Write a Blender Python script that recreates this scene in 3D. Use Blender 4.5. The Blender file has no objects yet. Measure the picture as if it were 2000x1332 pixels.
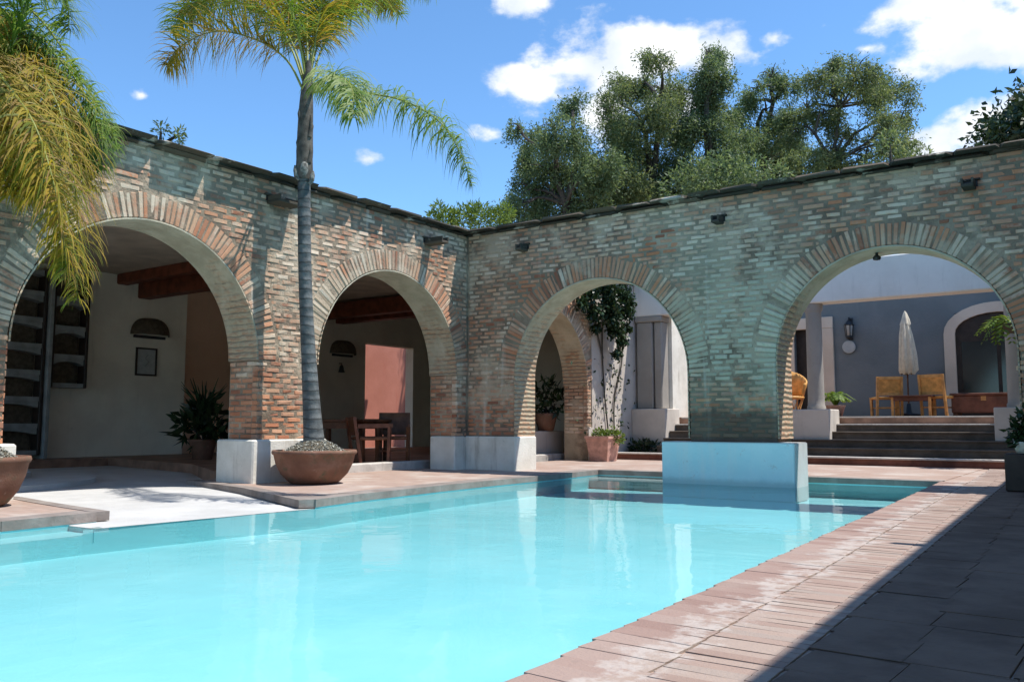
import bpy, bmesh, math, random
import numpy as np
from mathutils import Vector, Matrix, Euler
R = math.radians
random.seed(7); RNG = np.random.default_rng(7)
SC = bpy.context.scene; COL = SC.collection

# ------------------------------------------------------------------ camera, sky, sun, exposure
CAMP = Vector((9.32, -11.83, 0.75)); YAW = R(35.25); PITCH = R(5.543); FPX = 1690.0
cd = bpy.data.cameras.new('camera'); cam = bpy.data.objects.new('camera', cd); COL.objects.link(cam)
cam.location = CAMP; cam.rotation_euler = (R(90) + PITCH, 0, YAW)
cd.sensor_fit = 'HORIZONTAL'; cd.sensor_width = 36.0; cd.lens = 36.0 * FPX / 2000.0
cd.clip_start = 0.05; cd.clip_end = 2000
SC.camera = cam
CR = Vector((math.cos(YAW), math.sin(YAW), 0)); CF = Vector((-math.sin(YAW), math.cos(YAW), 0))

def ray(px, py):
    X = (px - 1000) / FPX; U = (666 - py) / FPX
    f = math.cos(PITCH) - math.sin(PITCH) * U; u = math.sin(PITCH) + math.cos(PITCH) * U
    return CR * X + CF * f + Vector((0, 0, u)), f
def at(px, py, d):                      # point of the place seen at a pixel of the photo, d metres ahead
    v, f = ray(px, py); return CAMP + v * (d / f)
def onY(px, py, Y):
    v, f = ray(px, py); return CAMP + v * ((Y - CAMP.y) / v.y)
def onX(px, py, X):
    v, f = ray(px, py); return CAMP + v * ((X - CAMP.x) / v.x)
def gp(px, py, z=0):
    v, f = ray(px, py); return CAMP + v * ((z - CAMP.z) / v.z)
def proj(p):
    d = Vector(p) - CAMP; r = d.dot(CR); f = d.dot(CF); u = d.z
    z = math.cos(PITCH) * f + math.sin(PITCH) * u; y = -math.sin(PITCH) * f + math.cos(PITCH) * u
    if z < 0.2: return (-9e3, -9e3, z)
    return (1000 + FPX * r / z, 666 - FPX * y / z, z)

SUN = Vector((0.43, 0.22, 1.0)).normalized()
SKY_STRENGTH = 0.11; SUN_STRENGTH = 5.0; EXPOSURE = 0.3
SC.view_settings.view_transform = 'Standard'; SC.view_settings.look = 'None'
SC.view_settings.exposure = EXPOSURE; SC.view_settings.gamma = 1.0
try: SC.view_settings.use_curve_mapping = False
except Exception: pass
SC.render.engine = 'CYCLES'
SC.cycles.max_bounces = 8; SC.cycles.diffuse_bounces = 5; SC.cycles.transparent_max_bounces = 12
SC.cycles.caustics_reflective = False; SC.cycles.caustics_refractive = False
SC.cycles.sample_clamp_indirect = 8.0

sl = bpy.data.lights.new('sun', 'SUN'); so = bpy.data.objects.new('sun', sl); COL.objects.link(so)
sl.energy = SUN_STRENGTH; sl.angle = R(0.53); sl.color = (1.0, 0.955, 0.89)
so.rotation_euler = SUN.to_track_quat('Z', 'Y').to_euler(); so.location = (5, -2, 20)

W = bpy.data.worlds.new('World'); SC.world = W; W.use_nodes = True
def build_world():
    nt = W.node_tree; nt.nodes.clear(); L = nt.links
    def n(t, **k):
        x = nt.nodes.new(t)
        for a, b in k.items(): setattr(x, a, b)
        return x
    def math_(op, a, b=None, clamp=False):
        x = n('ShaderNodeMath', operation=op, use_clamp=clamp)
        for i, v in enumerate((a, b)):
            if v is None: continue
            if isinstance(v, (int, float)): x.inputs[i].default_value = v
            else: L.new(v, x.inputs[i])
        return x.outputs[0]
    def dot(vec, c):
        x = n('ShaderNodeVectorMath', operation='DOT_PRODUCT'); L.new(vec, x.inputs[0]); x.inputs[1].default_value = c
        return x.outputs['Value']
    sky = n('ShaderNodeTexSky', sky_type='NISHITA', sun_disc=False)
    sky.sun_elevation = math.asin(SUN.z); sky.sun_rotation = math.atan2(SUN.x, SUN.y)
    sky.altitude = 1900; sky.air_density = 1.0; sky.dust_density = 0.4; sky.ozone_density = 1.5
    hs = n('ShaderNodeHueSaturation'); hs.inputs['Saturation'].default_value = 1.02; hs.inputs['Value'].default_value = 1.0
    hs.inputs['Hue'].default_value = 0.5
    L.new(sky.outputs[0], hs.inputs['Color'])
    tn = n('ShaderNodeMix', data_type='RGBA', blend_type='MULTIPLY'); tn.inputs[0].default_value = 1.0; L.new(hs.outputs[0], tn.inputs[6]); tn.inputs[7].default_value = (1.30, 1.74, 1.95, 1)
    tc = n('ShaderNodeTexCoord'); vec = tc.outputs['Generated']
    sc = n('ShaderNodeVectorMath', operation='MULTIPLY'); L.new(vec, sc.inputs[0]); sc.inputs[1].default_value = (1, 1, 1.6)
    ns = n('ShaderNodeTexNoise'); ns.inputs['Scale'].default_value = 13.0; ns.inputs['Detail'].default_value = 9; ns.inputs['Roughness'].default_value = 0.58
    L.new(sc.outputs[0], ns.inputs['Vector'])
    nz = math_('SUBTRACT', ns.outputs['Fac'], 0.5)
    # cumulus clouds: centre and half-axes of each puff, as directions in the sky
    puffs = [(1045,170,85,50,-.1),(1130,130,110,76,-.15),(1260,100,135,60,-.2),(1375,120,80,58,-.1),(1190,215,60,70),(1320,200,120,60),
             (1780,18,125,55,-.1),(1890,62,140,72,-.2),(2010,70,110,90,-.2),(1890,258,110,62,-.25),(1990,240,80,70,-.2),(1825,290,70,30,-.2),
             (1010,-4,95,40,.2),(955,256,70,36,.4),(1515,72,60,34,.62),(1610,50,80,34,.6),(1690,95,50,30,.62),(275,187,30,22,.62),(720,310,60,34,.72),(130,40,160,60,.9),(2300,150,260,90),(1500,-260,260,90),
             (-500,60,300,80),(300,-350,300,110)]
    mask = None
    for pf_ in puffs:
        px, py, rx, ry = pf_[:4]; bias = pf_[4] if len(pf_) > 4 else -.02
        v, f = ray(px, py); c = v.normalized()
        r = Vector((0, 0, 1)).cross(c); r = -r.normalized(); u = r.cross(c); u.normalize()
        if u.z < 0: u = -u
        k = FPX * v.length
        a = dot(vec, tuple(r * (v.length * FPX / rx))); b = dot(vec, tuple(u * (v.length * FPX / ry)))
        s = math_('ADD', math_('MULTIPLY', a, a), math_('MULTIPLY', b, b))
        q = math_('SUBTRACT', 1.0 - bias, math_('SQRT', s))
        q = math_('ADD', q, math_('MULTIPLY', math_('LESS_THAN', dot(vec, tuple(c)), 0.0), -50.0))
        q = math_('MAXIMUM', q, -3.0)
        mask = q if mask is None else math_('MAXIMUM', mask, q)
    # sparse clouds out of view, thinned out to lower the ambient light
    n2 = n('ShaderNodeTexNoise'); n2.inputs['Scale'].default_value = 2.3; n2.inputs['Detail'].default_value = 2
    L.new(vec, n2.inputs['Vector'])
    back = math_('SUBTRACT', math_('MULTIPLY', math_('SUBTRACT', n2.outputs['Fac'], 0.66), 6.0), math_('MULTIPLY', math_('GREATER_THAN', dot(vec, tuple(CF)), 0.35), 9.0))
    mask = math_('MAXIMUM', mask, back)
    m = math_('ADD', mask, math_('MULTIPLY', nz, 3.6))
    mr = n('ShaderNodeMapRange', interpolation_type='SMOOTHSTEP'); L.new(m, mr.inputs[0]); mr.inputs[1].default_value = -0.05; mr.inputs[2].default_value = 0.7
    n3 = n('ShaderNodeTexNoise'); n3.inputs['Scale'].default_value = 16; n3.inputs['Detail'].default_value = 6; L.new(vec, n3.inputs['Vector'])
    shade = n('ShaderNodeMapRange'); L.new(n3.outputs['Fac'], shade.inputs[0]); shade.inputs[1].default_value = 0.35; shade.inputs[2].default_value = 0.6
    cc = n('ShaderNodeMix', data_type='RGBA'); L.new(shade.outputs[0], cc.inputs[0])
    cc.inputs[6].default_value = (6.4, 7.0, 7.8, 1); cc.inputs[7].default_value = (8.6, 8.7, 8.9, 1)
    mx = n('ShaderNodeMix', data_type='RGBA'); L.new(mr.outputs[0], mx.inputs[0]); L.new(tn.outputs[2], mx.inputs[6]); L.new(cc.outputs[2], mx.inputs[7])
    bg = n('ShaderNodeBackground'); L.new(mx.outputs[2], bg.inputs[0]); bg.inputs[1].default_value = SKY_STRENGTH
    o = n('ShaderNodeOutputWorld'); L.new(bg.outputs[0], o.inputs[0])
build_world()

# ------------------------------------------------------------------ helpers
def tag(o, label=None, cat=None, group=None, kind=None):
    for k, v in (('label', label), ('category', cat), ('group', group), ('kind', kind)):
        if v: o[k] = v
    return o
def empty(name, loc, label, cat, group=None, rz=0):
    o = bpy.data.objects.new(name, None); COL.objects.link(o); o.location = loc; o.rotation_euler = (0, 0, rz)
    return tag(o, label, cat, group)
def link(name, me, parent=None, loc=(0, 0, 0), rot=(0, 0, 0), scale=(1, 1, 1)):
    o = bpy.data.objects.new(name, me); COL.objects.link(o); o.parent = parent
    o.location = loc; o.rotation_euler = rot; o.scale = scale
    return o
def copy_tree(o, parent=None):
    c = o.copy(); COL.objects.link(c); c.parent = parent
    for ch in list(o.children): copy_tree(ch, c)
    return c

class MB:
    """collects vertices and faces of one mesh"""
    def __init__(s): s.v = []; s.f = []; s.sm = []; s.mi = []
    def add(s, vs, fs, smooth=False, mi=0):
        b = len(s.v); s.v += [tuple(x) for x in vs]; s.f += [tuple(i + b for i in f) for f in fs]
        s.sm += [smooth] * len(fs); s.mi += [mi] * len(fs); return s
    def box(s, x0, x1, y0, y1, z0, z1, bev=0.0, mi=0):
        if bev <= 0:
            v = [(x, y, z) for z in (z0, z1) for y in (y0, y1) for x in (x0, x1)]
            return s.add(v, [(0, 2, 3, 1), (4, 5, 7, 6), (0, 1, 5, 4), (2, 6, 7, 3), (0, 4, 6, 2), (1, 3, 7, 5)], mi=mi)
        b = bev; v = []
        for z, i in ((z0, b), (z0 + b, 0), (z1 - b, 0), (z1, b)):
            xa, xb, ya, yb = x0 + i, x1 - i, y0 + i, y1 - i; k = b if i == 0 else b * .4
            v += [(xa + k, ya, z), (xb - k, ya, z), (xb, ya + k, z), (xb, yb - k, z), (xb - k, yb, z), (xa + k, yb, z), (xa, yb - k, z), (xa, ya + k, z)]
        f = [tuple(range(7, -1, -1)), tuple(range(24, 32))]
        for r in range(3):
            for i in range(8):
                j = (i + 1) % 8; f.append((r * 8 + i, r * 8 + j, r * 8 + 8 + j, r * 8 + 8 + i))
        return s.add(v, f, mi=mi)
    def obox(s, M, sx, sy, sz, mi=0):     # box of size centred on matrix M
        v = [M @ Vector((x * sx / 2, y * sy / 2, z * sz / 2)) for z in (-1, 1) for y in (-1, 1) for x in (-1, 1)]
        return s.add(v, [(0, 2, 3, 1), (4, 5, 7, 6), (0, 1, 5, 4), (2, 6, 7, 3), (0, 4, 6, 2), (1, 3, 7, 5)], mi=mi)
    def bar(s, a, b, w, h, mi=0):
        a = Vector(a); b = Vector(b); d = b - a
        M = Matrix.Translation((a + b) / 2) @ d.to_track_quat('X', 'Z').to_matrix().to_4x4()
        return s.obox(M, d.length, w, h, mi)
    def tube(s, pts, rad, n=10, cap=True, mi=0):
        pts = [Vector(p) for p in pts]; rings = []
        if not isinstance(rad, (list, tuple)): rad = [rad] * len(pts)
        up = Vector((0.13, 0.99, 0.05))
        for i, p in enumerate(pts):
            t = (pts[min(i + 1, len(pts) - 1)] - pts[max(i - 1, 0)]).normalized()
            a = t.cross(up)
            if a.length < .1: a = t.cross(Vector((1, 0, 0)))
            a.normalize(); b = t.cross(a)
            rings.append([p + a * (rad[i] * math.cos(k * 2 * math.pi / n)) + b * (rad[i] * math.sin(k * 2 * math.pi / n)) for k in range(n)])
        v = [q for r in rings for q in r]; f = []
        for i in range(len(pts) - 1):
            for k in range(n):
                j = (k + 1) % n; f.append((i * n + k, i * n + j, i * n + n + j, i * n + n + k))
        s.add(v, f, True, mi)
        if cap: s.add(rings[0], [tuple(range(n - 1, -1, -1))], mi=mi); s.add(rings[-1], [tuple(range(n))], mi=mi)
        return s
    def lathe(s, prof, c=(0, 0, 0), n=40, jit=0, mi=0):
        v = []; f = []
        ph = [random.uniform(0, 6.28) for _ in range(4)]
        for r, z in prof:
            for k in range(n):
                a = k * 2 * math.pi / n; q = 1 + jit * (math.sin(2 * a + ph[0] + z * 3) + .6 * math.sin(3 * a + ph[1]))
                v.append((c[0] + r * q * math.cos(a), c[1] + r * q * math.sin(a), c[2] + z))
        for i in range(len(prof) - 1):
            for k in range(n):
                j = (k + 1) % n; f.append((i * n + k, i * n + j, i * n + n + j, i * n + n + k))
        return s.add(v, f, True, mi)
    def prism(s, poly, z0, z1, mi=0):     # counter-clockwise outline
        n = len(poly); v = [(x, y, z0) for x, y in poly] + [(x, y, z1) for x, y in poly]
        f = [tuple(range(n - 1, -1, -1)), tuple(range(n, 2 * n))] + [(i, (i + 1) % n, n + (i + 1) % n, n + i) for i in range(n)]
        return s.add(v, f, mi=mi)
    def mesh(s, name, mats):
        me = bpy.data.meshes.new(name); me.from_pydata(s.v, [], s.f); me.update()
        me.polygons.foreach_set('use_smooth', s.sm)
        for m in (mats if isinstance(mats, (list, tuple)) else [mats]): me.materials.append(m)
        me.polygons.foreach_set('material_index', s.mi); me.update()
        return me
    def build(s, name, mats, parent=None, loc=(0, 0, 0), rot=(0, 0, 0)):
        return link(name, s.mesh(name, mats), parent, loc, rot)

# ------------------------------------------------------------------ materials
class NT:
    def __init__(s, name, rough=0.8, spec=0.3):
        s.m = bpy.data.materials.new(name); s.m.use_nodes = True; s.t = s.m.node_tree
        s.b = s.t.nodes['Principled BSDF']; s.b.inputs['Roughness'].default_value = rough
        s.b.inputs['Specular IOR Level'].default_value = spec; s._pos = None
    def n(s, t, **k):
        x = s.t.nodes.new(t)
        for a, b in k.items(): setattr(x, a, b)
        return x
    def l(s, a, b): s.t.links.new(a, b)
    def pos(s):
        if s._pos is None: s._pos = s.n('ShaderNodeNewGeometry')
        return s._pos.outputs['Position']
    def isl(s): s.pos(); return s._pos.outputs['Random Per Island']
    def put(s, sock, v):
        if isinstance(v, (int, float)): sock.default_value = v
        elif isinstance(v, (tuple, list)): sock.default_value = (*v, 1) if len(v) == 3 and sock.type == 'RGBA' else v
        else: s.l(v, sock)
    def math(s, op, a, b=0.0, clamp=False):
        x = s.n('ShaderNodeMath', operation=op, use_clamp=clamp); s.put(x.inputs[0], a); s.put(x.inputs[1], b); return x.outputs[0]
    def noise(s, scale, detail=4, rough=.55, stretch=None, vec=None, off=(0, 0, 0)):
        v = vec if vec is not None else s.pos()
        if stretch or any(off):
            m = s.n('ShaderNodeMapping'); s.l(v, m.inputs['Vector']); m.inputs['Scale'].default_value = stretch or (1, 1, 1); m.inputs['Location'].default_value = off; v = m.outputs[0]
        x = s.n('ShaderNodeTexNoise'); s.l(v, x.inputs['Vector']); x.inputs['Scale'].default_value = scale
        x.inputs['Detail'].default_value = detail; x.inputs['Roughness'].default_value = rough
        return x.outputs['Fac']
    def rng(s, v, a, b, c=0.0, d=1.0):
        x = s.n('ShaderNodeMapRange', interpolation_type='SMOOTHSTEP'); s.put(x.inputs[0], v)
        for i, q in enumerate((a, b, c, d)): x.inputs[i + 1].default_value = q
        return x.outputs[0]
    def mix(s, f, a, b, mode='MIX'):
        x = s.n('ShaderNodeMix', data_type='RGBA', blend_type=mode); s.put(x.inputs[0], f); s.put(x.inputs[6], a); s.put(x.inputs[7], b); return x.outputs[2]
    def ramp(s, v, stops, interp='LINEAR'):
        x = s.n('ShaderNodeValToRGB'); s.put(x.inputs[0], v); e = x.color_ramp.elements; x.color_ramp.interpolation = interp
        while len(e) < len(stops): e.new(0.5)
        for i, (p, c) in enumerate(stops): e[i].position = p; e[i].color = (*c, 1)
        return x.outputs[0]
    def xyz(s):
        x = s.n('ShaderNodeSeparateXYZ'); s.l(s.pos(), x.inputs[0]); return x.outputs
    def rand(s):                                           # one value per piece, joined or not
        o = s.n('ShaderNodeObjectInfo'); return s.math('FRACT', s.math('ADD', s.isl(), o.outputs['Random']))
    def bump(s, h, strength=.4, dist=.01):
        x = s.n('ShaderNodeBump'); x.inputs['Strength'].default_value = strength; x.inputs['Distance'].default_value = dist
        s.l(h, x.inputs['Height']); s.l(x.outputs[0], s.b.inputs['Normal'])
    def done(s, c): s.put(s.b.inputs['Base Color'], c); return s.m

def simple(name, c, rough=.7, var=.25, scale=6, spec=.3, bump=.15, metal=0):
    t = NT(name, rough, spec); k = t.noise(scale, 5); f = t.noise(scale * 9, 3)
    col = t.mix(t.rng(k, .3, .7), tuple(x * (1 - var) for x in c), tuple(min(1, x * (1 + var)) for x in c))
    if bump: t.bump(f, bump, .006)
    t.b.inputs['Metallic'].default_value = metal
    return t.done(col)

def damp(t, X, Y, Z):                                  # tide mark at the foot of the pier that stands in the pool
    q = t.math('ADD', Z, t.math('MULTIPLY', t.math('SUBTRACT', t.noise(2.6, 5, .7), .5), .5))
    return t.math('MULTIPLY', t.math('MULTIPLY', t.rng(q, 1.02, .86), .75), t.math('MULTIPLY', t.math('MULTIPLY', t.rng(X, 3.9, 4.0), t.rng(X, 5.6, 5.5)), t.rng(Y, -.3, -.2)))
def m_brick():
    t = NT('weathered_brick', .9, .15)
    r = t.rand(); X, Y, Z = t.xyz()
    brick = t.ramp(r, [(0, (.30, .125, .078)), (.25, (.52, .21, .11)), (.5, (.60, .28, .155)), (.72, (.42, .21, .14)), (1, (.64, .36, .22))])
    lime = t.ramp(t.math('FRACT', t.math('MULTIPLY', r, 7.31)), [(0, (.48, .345, .235)), (.5, (.62, .475, .34)), (1, (.74, .60, .455))])
    # what is left of limewash and lichen on the brick
    big = t.noise(.62, 4, .6, off=(3, 1, 0)); mid = t.noise(3.1, 5, .65); fine = t.noise(22, 4, .6)
    a = t.math('ADD', t.math('MULTIPLY', big, 1.9), t.math('MULTIPLY', mid, 1.2))
    a = t.math('ADD', a, t.math('MULTIPLY', t.math('FRACT', t.math('MULTIPLY', r, 3.7)), .30))
    a = t.math('ADD', a, t.math('MULTIPLY', fine, .5))
    bare = t.math('MULTIPLY', t.rng(Z, 1.75, .8), t.rng(Y, .9, .2))            # plaster has fallen from the foot of the piers
    dx = t.math('SUBTRACT', X, 3.72); dz = t.math('SUBTRACT', Z, 3.48); dd = t.math('ADD', t.math('ADD', t.math('MULTIPLY', dx, dx), t.math('MULTIPLY', t.math('MULTIPLY', dz, dz), 2.2)), t.math('MULTIPLY', t.math('SUBTRACT', mid, .5), .25))
    patch = t.rng(dd, .10, .05)                                               # a bare orange patch high on the far wall
    a = t.math('SUBTRACT', a, t.math('MAXIMUM', t.math('MULTIPLY', bare, .45), t.math('MULTIPLY', patch, .8)))
    limef = t.rng(a, 1.72, 2.22)
    c = t.mix(limef, brick, lime)
    green = t.rng(t.math('ADD', t.noise(.9, 5, .65, off=(9, 4, 2)), t.math('MULTIPLY', fine, .25)), .56, .76)
    c = t.mix(t.math('MULTIPLY', t.math('MULTIPLY', green, .22), t.math('SUBTRACT', 1.0, patch)), c, (.40, .365, .255))
    pier = t.math('MULTIPLY', t.math('MULTIPLY', t.rng(X, 3.5, 4.4), t.rng(X, 6.3, 5.2)), t.math('MULTIPLY', t.rng(Z, 1.05, 1.35), t.rng(Z, 3.9, 2.6)))
    teal = t.math('MULTIPLY', pier, t.rng(t.math('ADD', t.noise(2.3, 5, .65, off=(1, 7, 5)), t.math('MULTIPLY', fine, .35)), .48, .72))
    c = t.mix(t.math('MULTIPLY', teal, .5), c, (.42, .47, .37))
    streak = t.rng(t.noise(1.0, 4, .6, stretch=(4.2, 4.2, .32)), .60, .74)
    c = t.mix(t.math('MULTIPLY', streak, .42), c, (.66, .59, .48))
    dark = t.rng(t.noise(1.0, 4, .6, stretch=(2.6, 2.6, .5), off=(5, 5, 0)), .58, .75)
    c = t.mix(t.math('MULTIPLY', dark, .35), c, (.17, .155, .13))
    c = t.mix(t.math('MULTIPLY', t.rng(fine, .35, .7), .35), c, t.mix(1.0, c, (.72, .7, .68), 'MULTIPLY'))
    c = t.mix(damp(t, X, Y, Z), c, (.10, .075, .06))
    t.bump(t.math('ADD', t.noise(60, 4), t.math('MULTIPLY', fine, 1.5)), .38, .010)
    return t.done(c)
def m_mortar():
    t = NT('lime_mortar', .95, .1); X, Y, Z = t.xyz(); k = t.noise(2.0, 5, .65); f = t.noise(30, 4)
    c = t.ramp(k, [(.3, (.15, .11, .08)), (.5, (.25, .19, .135)), (.66, (.36, .28, .20)), (.78, (.52, .43, .325))])
    a = t.math('ADD', t.math('MULTIPLY', t.noise(.62, 4, .6, off=(3, 1, 0)), 1.9), t.math('MULTIPLY', t.noise(3.1, 5, .65), 1.2))
    c = t.mix(t.math('MULTIPLY', t.rng(a, 1.55, 1.85), .8), c, (.52, .41, .295))
    c = t.mix(t.math('MULTIPLY', t.rng(t.noise(1.0, 4, .6, stretch=(4.2, 4.2, .32)), .60, .74), .6), c, (.55, .50, .42))
    c = t.mix(t.math('MULTIPLY', t.rng(t.noise(.9, 4, off=(4, 4, 4)), .52, .7), .6), c, (.30, .28, .2))
    c = t.mix(damp(t, X, Y, Z), c, (.10, .075, .06))
    t.bump(f, .8, .02); return t.done(c)
def m_plaster(name, c0, c1, stain=(.33, .29, .23), amt=.5, scale=1.2):
    t = NT(name, .88, .2); k = t.noise(scale, 6, .62); s = t.noise(1.0, 5, .65, stretch=(5, 5, .6)); f = t.noise(35, 4)
    c = t.mix(t.rng(k, .35, .65), c0, c1)
    c = t.mix(t.math('MULTIPLY', t.rng(s, .56, .78), amt), c, stain)
    c = t.mix(t.math('MULTIPLY', t.rng(t.noise(7, 6, .7), .62, .74), amt * .8), c, tuple(x * .7 for x in stain))
    t.bump(t.math('ADD', f, t.math('MULTIPLY', k, 3)), .35, .012); return t.done(c)
def m_block():
    t = NT('pale_blue_pool_paint', .8, .2); X, Y, Z = t.xyz(); k = t.noise(1.6, 6, .65); s_ = t.noise(1.0, 5, .65, stretch=(5, 5, .6)); f = t.noise(30, 4)
    c = t.mix(t.rng(k, .35, .65), (.66, .86, .85), (.76, .91, .89))
    c = t.mix(t.math('MULTIPLY', t.rng(s_, .5, .7), .5), c, (.84, .87, .82))
    band = t.math('MULTIPLY', t.rng(Z, -.12, -.07), t.rng(t.math('ADD', Z, t.math('MULTIPLY', k, .12)), .09, .0))
    c = t.mix(t.math('MULTIPLY', band, .55), c, (.36, .46, .42))
    c = t.mix(t.math('MULTIPLY', t.rng(t.noise(6, 6, .75, off=(4, 1, 2)), .60, .68), .55), c, (.60, .60, .55))
    t.bump(t.math('ADD', f, t.math('MULTIPLY', k, 3)), .35, .012); return t.done(c)
def m_skin():
    t = NT('worn_lime_skim', .92, .12); X, Y, Z = t.xyz(); k = t.noise(2.6, 6, .65); f = t.noise(28, 4)
    c = t.mix(t.rng(k, .35, .65), (.40, .345, .25), (.54, .475, .355))
    row = t.math('SINE', t.math('ADD', t.math('MULTIPLY', Z, 84.3), t.math('MULTIPLY', t.noise(5, 3), 4)))
    br = t.mix(t.rng(t.noise(9, 3, .6, stretch=(1, 1, 4)), .4, .6), (.46, .24, .14), (.52, .40, .27)); br = t.mix(t.rng(row, .45, .8), br, (.22, .17, .12))
    show = t.rng(t.math('ADD', t.math('MULTIPLY', t.noise(1.7, 5, .7, off=(6, 2, 1)), 1.2), t.math('MULTIPLY', t.math('SUBTRACT', 2.1, Z), .35)), .40, .68)
    c = t.mix(t.math('MULTIPLY', show, .85), c, br)
    c = t.mix(t.math('MULTIPLY', t.rng(t.noise(1.3, 4, .6, off=(8, 8, 3)), .5, .7), .4), c, (.40, .41, .29))
    t.bump(t.math('ADD', t.math('MULTIPLY', t.math('MULTIPLY', row, show), -.8), f), .6, .012); return t.done(c)
def m_cap():
    t = NT('mossy_cap_brick', .95, .1); r = t.rand(); k = t.noise(2.2, 5, .65)
    c = t.ramp(r, [(0, (.06, .055, .045)), (.6, (.09, .078, .06)), (1, (.14, .11, .08))])
    c = t.mix(t.rng(k, .57, .66), c, (.42, .38, .31)); t.bump(t.noise(40, 4), .7, .012); return t.done(c)
def m_paver():
    t = NT('clay_paver', .85, .25); r = t.rand(); X, Y, Z = t.xyz()
    c = t.ramp(r, [(0, (.28, .195, .16)), (.3, (.33, .235, .195)), (.6, (.355, .265, .22)), (.85, (.37, .29, .245)), (1, (.31, .25, .215))])
    d = t.math('SUBTRACT', X, t.math('ADD', 7.27, t.math('MULTIPLY', t.math('SUBTRACT', .8, Y), .0497)))
    nz = t.noise(3.2, 6, .7); d2 = t.math('ADD', d, t.math('MULTIPLY', t.math('SUBTRACT', nz, .5), .7))
    lime = t.math('MULTIPLY', t.rng(d2, .13, .22), t.rng(d2, .40, .30))
    lime = t.math('MULTIPLY', lime, t.rng(t.noise(9, 5, .7), .4, .55))
    red = t.math('MULTIPLY', t.rng(d2, .30, .12), .6)
    c = t.mix(red, c, t.mix(r, (.26, .16, .135), (.35, .245, .21)))
    c = t.mix(t.math('MULTIPLY', t.rng(t.noise(1.5, 5, .6, off=(2, 2, 2)), .5, .75), .5), c, (.38, .31, .265))
    c = t.mix(t.math('MULTIPLY', lime, .6), c, (.50, .455, .42))
    c = t.mix(t.math('MULTIPLY', t.rng(t.noise(14, 4, .7), .6, .75), .4), c, (.24, .19, .16))
    t.bump(t.math('ADD', t.noise(90, 4), t.math('MULTIPLY', t.noise(20, 3), 1.5)), .6, .006); return t.done(c)
def m_deckbed():
    t = NT('deck_bed', .9, .2); X, Y, Z = t.xyz()
    br = t.n('ShaderNodeTexBrick'); mp = t.n('ShaderNodeMapping'); t.l(t.pos(), mp.inputs[0]); t.l(mp.outputs[0], br.inputs['Vector'])
    br.inputs['Scale'].default_value = 1.0; br.inputs['Brick Width'].default_value = .27; br.inputs['Row Height'].default_value = .068; br.inputs['Mortar Size'].default_value = .006
    br.inputs['Color1'].default_value = (.42, .30, .245, 1); br.inputs['Color2'].default_value = (.34, .235, .19, 1); br.inputs['Mortar'].default_value = (.31, .26, .22, 1)
    c = t.mix(t.rng(t.noise(1.3, 5, .65), .45, .7), br.outputs['Color'], (.47, .405, .355))
    c = t.mix(t.math('MULTIPLY', t.rng(t.noise(5, 5, .7), .58, .72), .5), c, (.30, .23, .2))
    t.bump(t.noise(40, 4), .4, .006); return t.done(c)
def m_poolfloor():
    t = NT('pool_paint', .6, .2); k = t.noise(.8, 4, .6); f = t.noise(3.5, 5, .65, stretch=(1, .5, 1))
    c = t.mix(t.rng(k, .3, .7), (.315, .655, .69), (.37, .695, .725)); c = t.mix(t.math('MULTIPLY', t.rng(f, .5, .75), .35), c, (.46, .775, .79)); return t.done(c)
def m_water():
    m = bpy.data.materials.new('pool_water'); m.use_nodes = True; t = m.node_tree; t.nodes.clear()
    o = t.nodes.new('ShaderNodeOutputMaterial'); mx = t.nodes.new('ShaderNodeMixShader'); fr = t.nodes.new('ShaderNodeFresnel'); fr.inputs[0].default_value = 1.2
    tr = t.nodes.new('ShaderNodeBsdfTransparent'); tr.inputs[0].default_value = (.82, .97, .985, 1)
    gl = t.nodes.new('ShaderNodeBsdfGlossy'); gl.inputs['Roughness'].default_value = .045
    g = t.nodes.new('ShaderNodeNewGeometry'); mp = t.nodes.new('ShaderNodeMapping'); mp.inputs['Scale'].default_value = (1, 1, 1)
    n1 = t.nodes.new('ShaderNodeTexNoise'); n1.inputs['Scale'].default_value = 2.2; n1.inputs['Detail'].default_value = 3
    bp = t.nodes.new('ShaderNodeBump'); bp.inputs['Strength'].default_value = .11; bp.inputs['Distance'].default_value = .05
    L = t.links.new
    L(g.outputs['Position'], mp.inputs[0]); L(mp.outputs[0], n1.inputs['Vector']); L(n1.outputs['Fac'], bp.inputs['Height'])
    L(bp.outputs[0], gl.inputs['Normal']); L(bp.outputs[0], fr.inputs['Normal'])
    L(fr.outputs[0], mx.inputs[0]); L(tr.outputs[0], mx.inputs[1]); L(gl.outputs[0], mx.inputs[2]); L(mx.outputs[0], o.inputs[0])
    return m
def m_terracotta():
    t = NT('terracotta', .85, .25); k = t.noise(3, 5, .65); X, Y, Z = t.xyz()
    c = t.ramp(k, [(.3, (.14, .072, .048)), (.55, (.21, .108, .072)), (.75, (.29, .17, .12))])
    c = t.mix(t.rng(t.noise(7, 5, .7, off=(3, 3, 3)), .52, .72), c, (.11, .105, .065))
    c = t.mix(t.math('MULTIPLY', t.rng(t.noise(11, 5, .7), .62, .75), .6), c, (.45, .36, .29)); t.bump(t.noise(50, 4), .5, .008); return t.done(c)
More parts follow.
